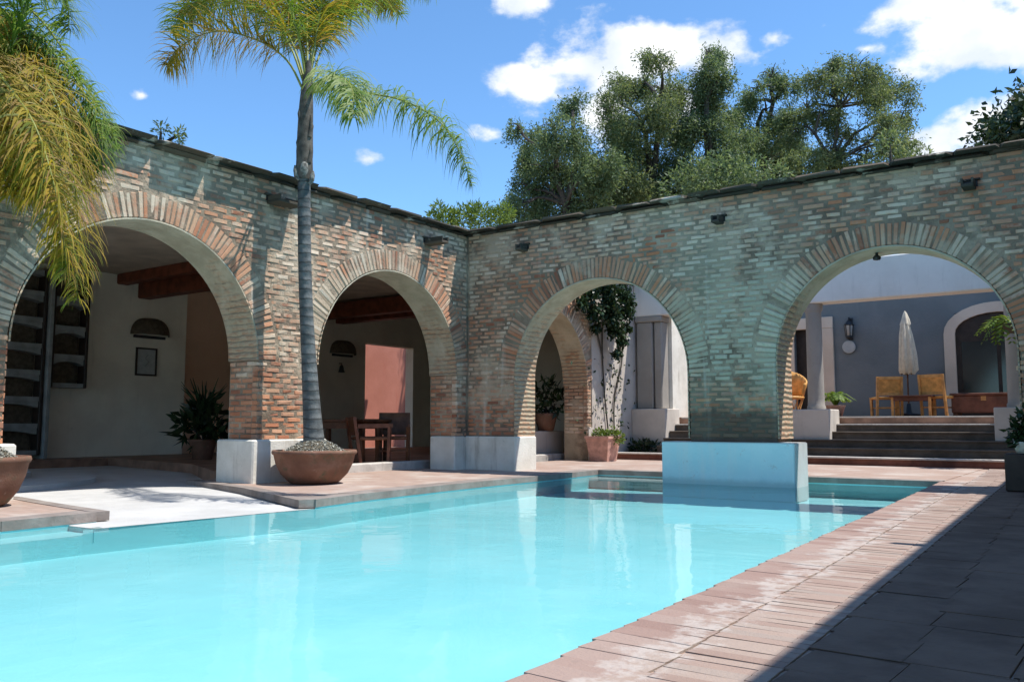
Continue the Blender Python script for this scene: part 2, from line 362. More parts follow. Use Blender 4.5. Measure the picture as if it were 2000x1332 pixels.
def m_leaf(name, cols, trans=.35, rough=.5):
    t = NT(name, rough, .35); r = t.rand(); c = t.ramp(r, [(i / (len(cols) - 1), q) for i, q in enumerate(cols)])
    t.done(c); tl = t.n('ShaderNodeBsdfTranslucent'); cc = t.mix(1.0, c, (1.0, .95, .55), 'MULTIPLY'); t.l(cc, tl.inputs[0])
    mx = t.n('ShaderNodeMixShader'); mx.inputs[0].default_value = trans
    t.l(t.b.outputs[0], mx.inputs[1]); t.l(tl.outputs[0], mx.inputs[2]); t.l(mx.outputs[0], t.t.nodes['Material Output'].inputs[0]); return t.m
def m_trunk():
    t = NT('palm_bark', .9, .2); X, Y, Z = t.xyz()
    w = t.math('ADD', t.math('MULTIPLY', Z, 52), t.math('MULTIPLY', t.noise(4, 3), 5)); s = t.math('SINE', w)
    c = t.mix(t.rng(t.noise(6, 5, .6), .3, .7), (.085, .09, .09), (.17, .175, .17)); c = t.mix(t.math('MULTIPLY', t.rng(s, .72, 1.0), .8), c, (.05, .05, .047))
    t.bump(t.math('ADD', t.math('MULTIPLY', s, .5), t.noise(40, 4)), .6, .012); return t.done(c)
M = dict(
    brick=m_brick(), mortar=m_mortar(), cap=m_cap(), paver=m_paver(), bed=m_deckbed(), pool=m_poolfloor(), water=m_water(), terracotta=m_terracotta(), bark=m_trunk(),
    limeskin=m_skin(),
    white=m_plaster('white_limewash', (.66, .63, .55), (.78, .75, .67), amt=.75, scale=2.2),
    gallery=m_plaster('gallery_limewash', (.72, .65, .53), (.82, .75, .62), stain=(.52, .46, .37), amt=.5),
    plaster=m_plaster('courtyard_plaster', (.50, .445, .385), (.60, .54, .47), stain=(.22, .20, .18), amt=.7),
    grey=m_plaster('grey_stucco', (.70, .67, .61), (.77, .74, .68), stain=(.48, .46, .42), amt=.4),
    blue=m_plaster('blue_grey_stucco', (.16, .178, .178), (.195, .21, .208), stain=(.22, .228, .22), amt=.3),
    cream=m_plaster('cream_surround', (.62, .50, .38), (.70, .57, .44), amt=.25),
    coral=m_plaster('coral_stucco', (.38, .145, .10), (.43, .17, .12), stain=(.35, .09, .06), amt=.3),
    ochre=m_plaster('ochre_stucco', (.74, .47, .32), (.80, .53, .37), amt=.3),
    stone=m_plaster('dark_step_stone', (.10, .08, .062), (.15, .12, .095), stain=(.2, .165, .13), amt=.5, scale=3),
    colstone=m_plaster('column_stone', (.30, .275, .24), (.36, .33, .29), stain=(.24, .235, .235), amt=.4),
    pale_lit_stone=m_plaster('pale_stone_sunlit_tread', (.42, .39, .355), (.56, .52, .47), stain=(.22, .18, .15), amt=.6, scale=4),
    rust=m_plaster('rust_riser_tile', (.13, .055, .04), (.20, .085, .06), stain=(.08, .05, .04), amt=.5, scale=4),
    shadetile=m_plaster('painted_shade_tile', (.14, .092, .07), (.205, .14, .108), stain=(.09, .064, .052), amt=.6, scale=2.2),
    beach=m_plaster('white_beach_plaster', (.46, .455, .44), (.54, .535, .52), stain=(.37, .365, .35), amt=.6, scale=1.5),
    bluepaint=m_block(),
    floor=simple('gallery_clay_tile', (.27, .155, .105), .55, .35, 3), ceiling_with_shade_overhang=simple('ceiling_plaster', (.58, .48, .37), .9, .15, 2),
    wood=simple('dark_beam_wood', (.16, .045, .022), .55, .35, 5), chairwood=simple('brown_chair_wood', (.14, .06, .03), .5, .3, 7),
    honey=simple('honey_wood', (.60, .32, .11), .5, .25, 8), leather=simple('tan_leather', (.66, .34, .10), .5, .22, 9), redwood=simple('red_brown_wood', (.15, .06, .035), .45, .3, 6),
    dark=simple('shadowed_oak', (.035, .024, .018), .5, .3, 6), teal=simple('dark_teal_glass', (.018, .03, .032), .12, .2, 2, spec=.6, bump=0), iron=simple('black_iron', (.02, .02, .02), .5, .2, 9, spec=.5),
    canvas=simple('cream_canvas', (.66, .58, .44), .9, .1, 12), grit=simple('pale_gravel', (.40, .39, .33), .95, .5, 30, bump=.8), soil=simple('potting_soil', (.10, .085, .06), .95, .4, 20, bump=.6),
    clay=simple('unglazed_clay', (.10, .075, .05), .85, .3, 14), paper=simple('picture_paper', (.42, .43, .41), .6, .1, 8), ground=simple('dry_earth', (.20, .17, .12), .95, .3, 1.5), bark2=simple('grey_bark', (.07, .058, .048), .9, .35, 9, bump=.5),
    roof=simple('roof_render', (.33, .30, .27), .9, .2, 2), shelf=simple('grey_shelf_plaster', (.26, .265, .25), .85, .2, 4), pinkpot=simple('pink_clay', (.52, .30, .24), .85, .2, 9),
    palm=m_leaf('palm_leaflet_green', [(.09, .17, .02), (.15, .25, .035), (.22, .32, .06), (.32, .37, .09)], .5),
    palmy=m_leaf('palm_leaflet_golden', [(.13, .17, .015), (.26, .24, .025), (.40, .31, .03), (.48, .34, .05), (.34, .21, .08)], .5),
    stemg=simple('palm_stem', (.22, .23, .05), .5, .25, 6), husk2=simple('dry_sheath', (.20, .19, .165), .95, .6, 25, bump=.8), husk=simple('palm_crownshaft', (.10, .085, .07), .9, .4, 12, bump=.6),
    pepper=m_leaf('pepper_tree_leaf', [(.09, .145, .07), (.135, .20, .10), (.18, .25, .135), (.25, .31, .185)], .55),
    pepper2=m_leaf('olive_leaf', [(.10, .145, .065), (.15, .205, .095), (.205, .26, .13), (.28, .315, .175)], .55),
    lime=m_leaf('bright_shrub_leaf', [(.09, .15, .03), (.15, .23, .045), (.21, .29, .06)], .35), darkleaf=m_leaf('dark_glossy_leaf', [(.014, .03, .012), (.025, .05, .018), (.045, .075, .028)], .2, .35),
    fern=m_leaf('fern_leaf', [(.07, .13, .02), (.14, .23, .035), (.22, .30, .05)], .35), flower=simple('white_petal', (.75, .72, .68), .7, .1, 9, bump=0))

# ------------------------------------------------------------------ setting: ground, pool, deck
g = MB(); g.add([(-400, -300, -.62), (400, -300, -.62), (400, 600, -.62), (-400, 600, -.62)], [(0, 1, 2, 3)])
tag(g.build('ground', M['ground']), kind='structure')
FLOOR_Z, WATER_Z = -.285, -.085
def edgeX(y): return 7.27 + (.8 - y) * .0497          # right-hand pool edge
RIGHT = [(edgeX(-22), -22), (edgeX(1.0), 1.0)]
LEFT = [(2.02, 1.0), (2.15, -.31), (2.23, -2.51), (2.29, -3.43), (2.44, -4.99), (2.59, -5.76)]
PEN = [(2.02, -7.72), (2.11, -8.54), (2.3, -12.0), (2.6, -22)]
m = MB(); m.add([(1.0, -22, FLOOR_Z), (9.0, -22, FLOOR_Z), (9.0, 1.6, FLOOR_Z), (1.0, 1.6, FLOOR_Z)], [(0, 1, 2, 3)])
tag(m.build('pool_floor', M['pool']), kind='structure')
m = MB()
def wallstrip(pts, z0, z1, off):
    for (a, b) in zip(pts[:-1], pts[1:]):
        d = Vector((b[0] - a[0], b[1] - a[1])); nrm = Vector((d.y, -d.x)).normalized() * off
        p = [(a[0] + nrm.x, a[1] + nrm.y), (b[0] + nrm.x, b[1] + nrm.y)]
        m.add([(*p[0], z0), (*p[1], z0), (*p[1], z1), (*p[0], z1)], [(0, 1, 2, 3)])
wallstrip(LEFT[::-1] , FLOOR_Z, -.07, .012); wallstrip([LEFT[0], RIGHT[1]], FLOOR_Z, -.07, .012)
wallstrip(RIGHT[::-1], FLOOR_Z, -.07, .012); wallstrip(PEN[::-1], FLOOR_Z, -.07, .012)
wallstrip([(1.95, -7.955), (2.445, -7.955)], -.2, WATER_Z - .004, .012); wallstrip([(2.42, -8.05), (2.60, -5.7)], FLOOR_Z, WATER_Z - .004, .012)
m.add([(1.6, -16, -.13), (2.0, -7.5, -.13), (2.48, -7.3, -.13), (2.433, -8.05, -.13), (2.6, -12, -.13), (2.7, -16, -.13)], [(0, 1, 2, 3, 4, 5)]); wallstrip([(2.7, -16), (2.6, -12), (2.433, -8.05)], FLOOR_Z, -.131, .0)
tag(m.build('pool_wall', M['pool']), kind='structure')
m = MB()        # white submerged step along the far edge
m.box(2.05, 3.9, .62, .985, FLOOR_Z, -.115, .02)
tag(m.build('pool_step', M['beach']), kind='structure')
m = MB(); poly = [(edgeX(-22), -22), (edgeX(1.0), 1.0)] + LEFT + [(2.604, -5.72), (2.46, -7.9), (2.3, -7.86)] + PEN
m.add([(x, y, WATER_Z) for x, y in poly], [tuple(range(len(poly)))])
tag(m.build('water', M['water']), kind='structure')
# decks: bodies of masonry with paving on top
m = MB()
m.prism([(edgeX(-22), -22), (16, -22), (16, 5.2), (edgeX(1.0), 5.2), (edgeX(1.0), 1.0)], -.6, -.009)
m.prism([(-.6, 1.0), (edgeX(1.0) - .002, 1.0), (edgeX(1.0) - .002, 5.2), (-.6, 5.2)], -.6, -.0)
m.prism([(-1.16, -4.5), (.7, -4.99), (2.59, -5.76), (2.44, -4.99), (2.29, -3.43), (2.23, -2.51), (2.15, -.31), (2.02, .998), (-1.16, .998)], -.6, -.001)
m.prism([(2.02, -7.72), (1.28, -7.64), (.58, -7.55), (-.17, -7.43), (-1.0, -7.5), (-1.5, -7.8), (-1.5, -22), (2.6, -22), (2.3, -12.0), (2.11, -8.54)], -.6, -.001)
deck = tag(m.build('pool_deck', M['bed']), kind='structure')
# raised stone edge of the deck along the beach and pool (dark weathered lip)
m = MB()
def lip(pts, w=.09, z0=-.075, z1=.006, off=.012):
    for a, b in zip(pts[:-1], pts[1:]):
        d = (Vector(b) - Vector(a)).normalized(); nr = Vector((d.y, -d.x, 0))
        a2 = Vector((*a, 0)); b2 = Vector((*b, 0)); dd = Vector((d.x, d.y, 0)) * .002; nr = Vector((d.y, -d.x, 0))
        p = [a2 + dd + nr * off, b2 - dd + nr * off, b2 - dd - nr * w, a2 + dd - nr * w]
        m.add([(q.x, q.y, z0) for q in p] + [(q.x, q.y, z1) for q in p], [(0, 3, 2, 1), (4, 5, 6, 7), (0, 1, 5, 4), (1, 2, 6, 5), (2, 3, 7, 6), (3, 0, 4, 7)])
lip([(2.59, -5.76), (.7, -4.99), (-1.14, -4.5)][::1], .16, -.075, .005, .012)
lip(LEFT[::-1], .30, -.075, .004, .018)
lip(PEN[::-1], .25, -.075, .004, .018); lip([(-1.5, -7.8), (-1.0, -7.5), (-.17, -7.43), (.58, -7.55), (1.28, -7.64), (2.02, -7.72)], .12, -.075, .005, .012)
lip([LEFT[0], RIGHT[1]], .28, -.075, .004, .018)
m.build('edging', m_plaster('edge_stone', (.21, .175, .155), (.30, .26, .235), stain=(.11, .10, .09), amt=.7, scale=3), deck)
# white shallow beach sloping from the pool into the first arch
m = MB(); ys = np.array([-9.5, -8.8, -8.3, -7.98, -7.96, -7.5, -7.0, -6.5, -6.1, -5.75, -5.73, -5.4, -5.0, -4.6, -4.3, -3.6, -2.9, -2.2]); us = np.linspace(0, 1, 30); v = []; f = []
xs = us
for i, u in enumerate(us):
    for j, y in enumerate(ys):
        x0 = 2.43 + (y + 8.05) * .072 if -7.97 < y < -5.74 else (1.9 if y < -7 else (2.0 if y < -4.35 else -1.0))
        if -7.97 < y < -5.74: x0 += .012
        v.append((x0 + (-7.05 - x0) * u, y, -.086 + .045 * min(1, u * 2.2) ** 1.2 + .002 * (i > 0) * math.sin(y * 3 + u * 15)))
for i in range(len(xs) - 1):
    for j in range(len(ys) - 1):
        a = i * len(ys) + j; f.append((a, a + len(ys), a + len(ys) + 1, a + 1))
m.add(v, f, True); tag(m.build('beach_entry', M['beach']), kind='structure')
m = MB()        # curved white steps at the back of the beach
for k, (rr, z) in enumerate(((2.35, .02), (1.75, .09))):
    pts = [(-3.6 - 1.3 * k * .4 + rr * math.cos(a) * .9, -7.2 + rr * math.sin(a)) for a in np.linspace(-1.9, 1.5, 22)]
    pts = pts + [(-5.5 - k * .01, -5.6), (-5.5 - k * .01, -9.2)]
    m.prism(pts, -.3, z)
tag(m.build('beach_step', M['beach']), kind='structure')

# paving bricks
def brick_mesh(name, mat, k, L=1.0, H=1.0, D=1.0, ch=.12):
    """unit block: x +-L/2, z +-H/2, front at y=0 with worn arrises, back at y=D"""
    rg = random.Random(k * 31 + 5); j = lambda s: rg.uniform(-s, s)
    v = [(-L / 2, D, -H / 2), (L / 2, D, -H / 2), (L / 2, D, H / 2), (-L / 2, D, H / 2)]
    cx, cz = ch * H * .9, ch * H
    v += [(x + j(.012) * L, ch * D * 1.2, z + j(.05) * H) for x, z in ((-L / 2, -H / 2), (L / 2, -H / 2), (L / 2, H / 2), (-L / 2, H / 2))]
    v += [(x + j(.015) * L, j(.07) * D, z + j(.06) * H) for x, z in ((-L / 2 + cx, -H / 2 + cz), (L / 2 - cx, -H / 2 + cz), (L / 2 - cx, H / 2 - cz), (-L / 2 + cx, H / 2 - cz))]
    f = [(3, 2, 1, 0), (8, 9, 10, 11)]
    for b in (0, 4):
        for i in range(4): f.append((b + i, b + (i + 1) % 4, b + 4 + (i + 1) % 4, b + 4 + i))
    return MB().add(v, f).mesh(name, mat)
def arr(me):
    v = np.empty(len(me.vertices) * 3); me.vertices.foreach_get('co', v)
    return v.reshape(-1, 3), [tuple(p.vertices) for p in me.polygons]
class Pieces:
    """many alike pieces: those that show largest become parts, the rest one joined part"""
    def __init__(s, name, parent, meshes, mat, limit=300):
        s.name, s.parent, s.me, s.mat, s.limit = name, parent, meshes, mat, limit; s.items = []
    def add(s, k, loc, rot, scale, size, seen=True): s.items.append((k, Vector(loc), rot, scale, size, seen))
    def finish(s):
        PM = s.parent.matrix_basis
        def show(it):
            if not it[5]: return 0
            x, y, z = proj(PM @ it[1])
            if not (-10 < x < 2010 and -10 < y < 1342): return 0
            return it[4] / z ** 2 * (1 + .15 * random.random())
        order = sorted(s.items, key=show, reverse=True)
        for it in order[:s.limit]: link(s.name, s.me[it[0] % len(s.me)], s.parent, it[1], it[2], it[3])
        mb = MB(); A = [arr(m) for m in s.me]
        for k, loc, rot, sc, size, seen in order[s.limit:]:
            va, fa = A[k % len(A)]; Rm = np.array(Euler(rot).to_matrix())
            mb.add((va * np.array(sc)) @ Rm.T + np.array(loc), fa)
        if mb.f: tag(mb.build(s.name, s.mat, s.parent), kind='stuff')
PAV = [brick_mesh('paver', M['paver'], k, ch=.03) for k in range(5)]
def shadeX(y): return 8.385 + (-9.26 - y) * .040          # edge of the eaves' cast shadow; darker tiles from here paint its shade
P = Pieces('paver', deck, PAV, M['paver'])
y = -11.6; row = 0
while y < 4.9:
    x = edgeX(y) + .318; c = 0
    while x < 11.2:
        L = .265
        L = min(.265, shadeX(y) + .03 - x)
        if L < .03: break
        if not (-.1 < y < .75 and x > 8.25): 
            P.add(random.randrange(5), (x + L / 2, y + .031, random.gauss(0, .0008) - .001), (R(-90) + random.gauss(0, .004), 0, random.gauss(0, .003)), (L - .003, .028, .0645), L * .061 * (.75 / max(.5, abs(y + 11.8))))
        x += L
    y += .0665; row += 1
P.finish()
CB = [brick_mesh('coping_brick', M['paver'], 20 + k, ch=.03) for k in range(4)]
TL = [brick_mesh('shade_tile', M['shadetile'], 70 + k, ch=.012) for k in range(4)]
P2 = Pieces('shade_tile', deck, TL, M['shadetile'], 300)
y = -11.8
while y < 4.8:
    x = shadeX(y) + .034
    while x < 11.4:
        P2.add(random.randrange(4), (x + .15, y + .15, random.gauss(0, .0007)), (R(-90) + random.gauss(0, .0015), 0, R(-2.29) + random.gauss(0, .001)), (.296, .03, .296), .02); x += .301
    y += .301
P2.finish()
P = Pieces('coping_brick', deck, CB, M['paver'], 220)
y = -11.8
while y < 1.0:
    P.add(random.randrange(4), (edgeX(y) + .148 + random.gauss(0, .003), y + .06, random.gauss(.001, .0012)), (R(-90) + random.gauss(0, .004), 0, R(-2.85) + random.gauss(0, .004)), (.326, .03, .119), .03); y += .1225
P.finish()
m = MB(); m.box(edgeX(5) + .3, 11.5, 4.9, 5.2, -.5, .0); m.build('edge_course', M['bed'], deck)

# ------------------------------------------------------------------ the two brick arcades
T = .60; RING = .33; TOPZ = 4.04; PLZ = .56
class Arch:
    def __init__(s, u0, u1, apex): s.u0, s.u1 = u0, u1; s.c = (u0 + u1) / 2; s.r = (u1 - u0) / 2; s.zs = apex - s.r
def arcade(name, label, rz, u_lo, u_hi, arches, brick_rng, plinths, cap_rng, spouts, seen_v, full_skin=False, joint=.007):
    root = empty(name, (0, 0, 0), label, 'wall', 'brick arcades round the pool', rz)
    core = MB(); v0, v1 = joint, T
    def col(ua, ub, za, zb):
        core.add([(ua, v0, za), (ub, v0, zb), (ub, v0, TOPZ), (ua, v0, TOPZ)], [(0, 1, 2, 3)])
        core.add([(ua, v1, za), (ub, v1, zb), (ub, v1, TOPZ), (ua, v1, TOPZ)], [(3, 2, 1, 0)])
        if za > .01: core.add([(ua, v0, za), (ua, v1, za), (ub, v1, zb), (ub, v0, zb)], [(0, 1, 2, 3)])
        core.add([(ua, v0, TOPZ), (ub, v0, TOPZ), (ub, v1, TOPZ), (ua, v1, TOPZ)], [(0, 1, 2, 3)])
    u = u_lo
    for a in arches:
        ra = a.r + .012; col(u, a.c - ra, -.5, -.5)
        for ue, fl in ((a.c - ra, 1), (a.c + ra, 0)):
            q = [(ue, v0, -.5), (ue, v1, -.5), (ue, v1, a.zs), (ue, v0, a.zs)]; core.add(q, [(0, 1, 2, 3) if fl else (3, 2, 1, 0)])
        N = 36; th = [math.pi - math.pi * i / N for i in range(N + 1)]
        for t0, t1 in zip(th[:-1], th[1:]):
            col(a.c + ra * math.cos(t0), a.c + ra * math.cos(t1), a.zs + ra * math.sin(t0), a.zs + ra * math.sin(t1))
        u = a.c + ra
    col(u, u_hi, -.5, -.5)
    for ue, fl in ((u_lo, 0), (u_hi, 1)): core.add([(ue, v0, -.5), (ue, v1, -.5), (ue, v1, TOPZ), (ue, v0, TOPZ)], [(0, 1, 2, 3) if fl else (3, 2, 1, 0)])
    core.build('mortar_core', M['mortar'], root)
    BK = [brick_mesh('brick', M['brick'], k, ch=.16) for k in range(8)]
    P = Pieces('brick', root, BK, M['brick'])
    ch = .0745; z = PLZ + ch / 2; k = 0
    while z < TOPZ - .01:
        segs = [list(s) for s in brick_rng]
        for a in arches:
            dz = z - a.zs; Rr = a.r + RING
            if dz >= Rr: continue
            h = a.r if dz <= 0 else math.sqrt(Rr * Rr - dz * dz); h2 = h - .012 if dz <= 0 else h
            ns = []
            for s0, s1 in segs:
                if a.c + h2 <= s0 or a.c - h2 >= s1: ns.append([s0, s1]); continue
                if a.c - h2 > s0: ns.append([s0, a.c - h2])
                if a.c + h2 < s1: ns.append([a.c + h2, s1])
            segs = ns
        off = (k % 2) * .128 + random.uniform(-.03, .03)
        for s0, s1 in segs:
            u = s0; b = s0 - ((s0 - off) % .256)
            while u < s1 - .005:
                e = min(b + .256 + random.uniform(-.05, .05), s1)
                if s1 - e < .055: e = s1
                if e - u > .03:
                    jz = random.gauss(0, .004) + .009 * math.sin(u * 1.7 + k * .35) + .005 * math.sin(u * 4.3 + k * .9); dep = random.gauss(0, .25 * joint)
                    P.add(random.randrange(8), ((u + e) / 2, dep, z + jz), (0, random.gauss(0, .011), random.gauss(0, .25 * joint)), (e - u - random.uniform(.006, .016), .10, (.0585 + random.gauss(0, .005))), (e - u) * .06)
                u = e; b = b + .256
        for a in arches:                                   # returns of the piers inside the openings
            if z > a.zs: continue
            for ue, rr in ((a.u1, -90), (a.u0, 90)):
                v = .108; first = (k % 2)
                while v < T - .02:
                    w = min(.13 if first else .245, T - v); first = 0
                    sg = 1 if rr < 0 else -1
                    P.add(random.randrange(8), (ue + sg * (.0 + random.gauss(0, .004)), v + w / 2, z + random.gauss(0, .002)), (0, 0, R(rr) + random.gauss(0, .008)), (w - .011, .09, .057), w * .035, rr == seen_v)
                    v += w
        z += ch; k += 1
    P.finish()
    # voussoirs
    VP = None
    for ai, a in enumerate(arches):
        nv = int(math.pi * a.r / .066); dt = math.pi / nv
        meshes = []
        for kk in range(4):
            rg = random.Random(ai * 9 + kk); wi = (a.r * dt - .010) / 2; wo = ((a.r + RING) * dt - .014 - rg.uniform(0, .012)) / 2
            rb = RING - .02 + rg.uniform(-.05, .03); j = lambda q: rg.uniform(-q, q); c = .009
            v = [(-wi, .29, a.r), (wi, .29, a.r), (wo, .29, a.r + rb), (-wo, .29, a.r + rb)]
            v += [(-wi + j(.002), .012, a.r + j(.004)), (wi + j(.002), .012, a.r + j(.004)), (wo + j(.003), .012, a.r + rb), (-wo + j(.003), .012, a.r + rb)]
            v += [(-wi + c, j(.007), a.r + c), (wi - c, j(.007), a.r + c), (wo - c, j(.007), a.r + rb - c), (-wo + c, j(.007), a.r + rb - c)]
            f = [(3, 2, 1, 0), (8, 9, 10, 11)] + [(b + i, b + (i + 1) % 4, b + 4 + (i + 1) % 4, b + 4 + i) for b in (0, 4) for i in range(4)]
            meshes.append(MB().add(v, f).mesh('voussoir', M['brick']))
        if VP is None: VP = Pieces('voussoir', root, [], M['brick'])
        base = len(VP.me); VP.me += meshes
        for i in range(nv):
            ph = -math.pi / 2 + (i + .5) * dt
            mid = (a.c + math.sin(ph) * (a.r + .18), 0, a.zs + math.cos(ph) * (a.r + .18))
            VP.add(base + random.randrange(4), (a.c, random.gauss(0, .004), a.zs), (0, ph + random.gauss(0, .003), 0), (1, 1, 1), .03)
            VP.items[-1] = VP.items[-1][:1] + (Vector((a.c, random.gauss(0, .004), a.zs)),) + VP.items[-1][2:]
        mm = MB(); N = 40; ri, ro = a.r - .020, a.r - .0015; fr = -.004
        ths = [math.pi * k / N for k in range(N + 1)]; pr = [(ri * math.cos(t), a.zs + ri * math.sin(t), ro * math.cos(t), a.zs + ro * math.sin(t)) for t in ths]
        if full_skin: pr = [(ri, PLZ + .002, ro, PLZ + .002)] + pr + [(-ri, PLZ + .002, -ro, PLZ + .002)]
        vv = []
        for (xi, zi, xo, zo) in pr: q = .008 * math.sin(xi * 9 + zi * 7); vv += [(a.c + xi, fr + q * .4, zi), (a.c + xo, fr, zo), (a.c + xi, T + .003, zi), (a.c + xo, T + .003, zo)]
        ff = []
        for k in range(len(pr) - 1): b = 4 * k; ff += [(b, b + 4, b + 6, b + 2), (b, b + 1, b + 5, b + 4), (b + 2, b + 6, b + 7, b + 3)]
        mm.add(vv, ff, False); mm.build('intrados_plaster', M['limeskin'], root)
    # the pieces' own origin is the arch centre, all of one size on screen
    VP.finish()
    for (a0, a1, front, back, z0, lab) in plinths:
        mm = MB(); mm.box(a0, a1, front, back, z0, PLZ, .02); tag(mm.build('plinth', M['white'], root), lab)
    CT = [brick_mesh('coping_tile', M['cap'], 50 + k, ch=.10) for k in range(5)]
    C2 = Pieces('coping_tile', root, CT, M['cap'])
    for row, (z, ov, hh) in enumerate(((4.064, -.06, .045), (4.113, -.175, .046))):
        for c0, c1 in cap_rng:
            u = c0 + (.0 if row else .1)
            while u < c1:
                w = min(random.uniform(.5, .95), c1 - u)
                if w > .04:
                    C2.add(random.randrange(5), (u + w / 2, ov + random.gauss(0, .004), z + random.gauss(0, .002)), (random.gauss(0, .003), random.gauss(0, .003), random.gauss(0, .003)), (w + .004, T - 2 * ov - .0 if row == 0 else T + .28, hh), w * hh)
                u += w
    C2.finish()
    for (u, zz, w, ln, drop) in spouts:
        mm = MB()
        mm.box(u - w / 2 - .02, u + w / 2 + .02, -.012, .1, zz - .012, zz + .06, 0, 1)
        mm.box(u - w / 2, u + w / 2, -ln, .05, zz - .055, zz - .014, .008)
        mm.box(u - w / 2, u - w / 2 + .025, -ln, .05, zz - .0135, zz + .05); mm.box(u + w / 2 - .025, u + w / 2, -ln, .05, zz - .0135, zz + .05)
        mm.box(u - w / 2 - .05, u + w / 2 + .05, -.04, .08, zz + .061, zz + .085, .006)
        mm.build('rain_spout', [M['cap'], M['iron']], root)
    return root
A_ARCH = [Arch(-11.77, -8.62, 3.18), Arch(-7.60, -4.45, 3.18), Arch(-3.43, -.28, 3.18), Arch(1.0, 4.15, 3.16)]
B_ARCH = [Arch(1.0, 4.13, 3.07), Arch(5.42, 8.33, 3.07)]
arcA = arcade('brick_arcade', 'long sunlit brick arcade left of the pool with the palm standing before its pier', R(90), -13.0, 9.5, A_ARCH,
    [(-12.9, -.004), (.62, 4.30)],
    [(-8.72, -7.5, -.1, .66, -.3, None), (-4.58, -3.30, -.1, .66, -.3, None), (-.37, -.0705, -.037, .52, -.3, None), (.66, 1.1, -.05, .66, -.3, None)],
    [(-13, -.17), (.8, 9.5)], [(-4.18, 3.78, .40, .26, .1), (-1.07, 3.77, .17, .38, .1)], -90, joint=.006)
arcB = arcade('brick_arcade', 'shaded brick arcade across the far end of the pool with grey green limewash', 0, .004, 11.4, B_ARCH,
    [(.016, 11.3)], [(.0, 1.08, -.07, .56, -.3, None)],
    [(-.6, 11.4)], [(1.22, 3.70, .12, .20, .1), (4.66, 3.70, .12, .20, .1), (7.9, 3.69, .14, .24, .1)], 90, True)
# plaster skin on the arcade beyond its last arch
m = MB(); m.box(4.31, 9.49, -.012, .004, -.02, 4.03); m.box(4.16, 4.309, -.014, .004, .0, .7); m.build('plaster_skin', M['plaster'], arcA)
# small lamp under the crown of the right arch
o = empty('arch_lamp', (6.72, .3, 3.055), 'small black lamp under the crown of the right arch', 'lamp')
MB().tube([(0, 0, 0), (0, 0, -.05)], .02, 8).build('stem', M['iron'], o); MB().lathe([(.0, -.12), (.045, -.11), (.055, -.08), (.03, -.05), (0, -.045)], n=14).build('shade', M['iron'], o)
# pale blue block in the pool
BF = -.12; BK = .42; f0 = onY(1292, 862, BF); f1 = onY(1551, 866, BF)
m = MB(); m.box(f0.x, f1.x, BF, BK, FLOOR_Z + .003, .505, .012)
pb = empty('pool_block', ((f0.x + f1.x) / 2, -.3, FLOOR_Z), 'pale blue painted block standing in the pool in front of the brick pier', 'block')
o = m.build('block_body', M['bluepaint'], pb, loc=(-(f0.x + f1.x) / 2, .3, -FLOOR_Z))
m = MB(); m.box(f1.x + .0005, f1.x + .012, BF + .003, BK - .003, -.27, .503); m.box(f0.x + .01, f1.x - .002, BF + .005, BK - .005, .5055, .512)
m.build('sunlit_skin', M['beach'], pb, loc=(-(f0.x + f1.x) / 2, .3, -FLOOR_Z))  # white skin on end and top puts sunlight into the block's colour

# ------------------------------------------------------------------ gallery behind the left arcade
GX, GZ = -8.0, .106
gal = empty('gallery_building', (-3, -5, 0), 'dim roofed gallery with white walls behind the left brick arcade', 'building')
goff = (3, 5, 0)
m = MB(); m.prism([(-.93, -4.35), (-.93, 9.3), (GX - .2, 9.3), (GX - .2, -2.4), (-6.7, -2.45), (-3.4, -3.05)], -.3, GZ); m.box(GX - .2, -7.0, -14, -2.405, -.3, GZ - .002)
m.build('floor', M['floor'], gal, goff)
m = MB(); m.box(-.93, -.74, -4.35, -.05, -.3, GZ + .03, .02); m.box(-.93, -.74, .7, 4.6, -.3, GZ + .03, .02); m.build('threshold_step', M['pale_lit_stone'], gal, goff)
yD0, yD1 = onX(712, 800, GX).y, onX(806, 800, GX).y; zD = onX(760, 675, GX).z
yC = onX(362, 700, GX).y; yE = onX(616, 700, GX).y
m = MB()
m.box(GX - .3, GX, -14, yC, -.3, 3.93); m.box(GX - .3, GX, yE - 1.2, yD0, -.3, 3.93); m.box(GX - .3, GX, yD1, 9.6, -.3, 3.93); m.box(GX - .3, GX, yD0, yD1, zD, 3.93)
m.build('wall', M['gallery'], gal, goff)
m = MB(); m.box(GX - .75, GX - .55, yC - .5, yE - .7, -.3, 3.93); m.box(GX - .55, GX - .3, yE - 1.19, yE - .9, -.3, 3.92); m.box(GX - .55, GX - .3, yC - .3, yC - .01, -.3, 3.92); o = m.build('wall', M['ochre'], gal, goff); tag(o, 'ochre recess wall')
m = MB(); m.box(GX - 1.6, GX - .3, yC - .4, yE - .8, -.3, GZ - .01); m.build('floor', M['floor'], gal, goff)
m = MB(); m.box(-10.3, -.62, -9.2, 9.6, 3.94, 4.04); m.build('ceiling_with_shade_overhang', M['ceiling_with_shade_overhang'], gal, goff)  # unseen overhang added to shade the coral wall; left end open for skylight
m = MB(); m.box(GX - .001, -.62, 9.3, 9.5, -.3, 3.93); m.build('wall', M['gallery'], gal, goff)
for (px, py0, py1) in ((270, 545, 583), (655, 598, 632)):
    p0 = onX(px, py0, GX); p1 = onX(px, py1, GX)
    m = MB(); m.box(GX, -.61, p0.y, p0.y + .30, p1.z, p0.z, .02); m.build('beam', M['wood'], gal, goff)
for yb in (-11.2, 3.6): m = MB(); m.box(GX, -.61, yb, yb + .3, 3.5, 3.88, .02); m.build('beam', M['wood'], gal, goff)
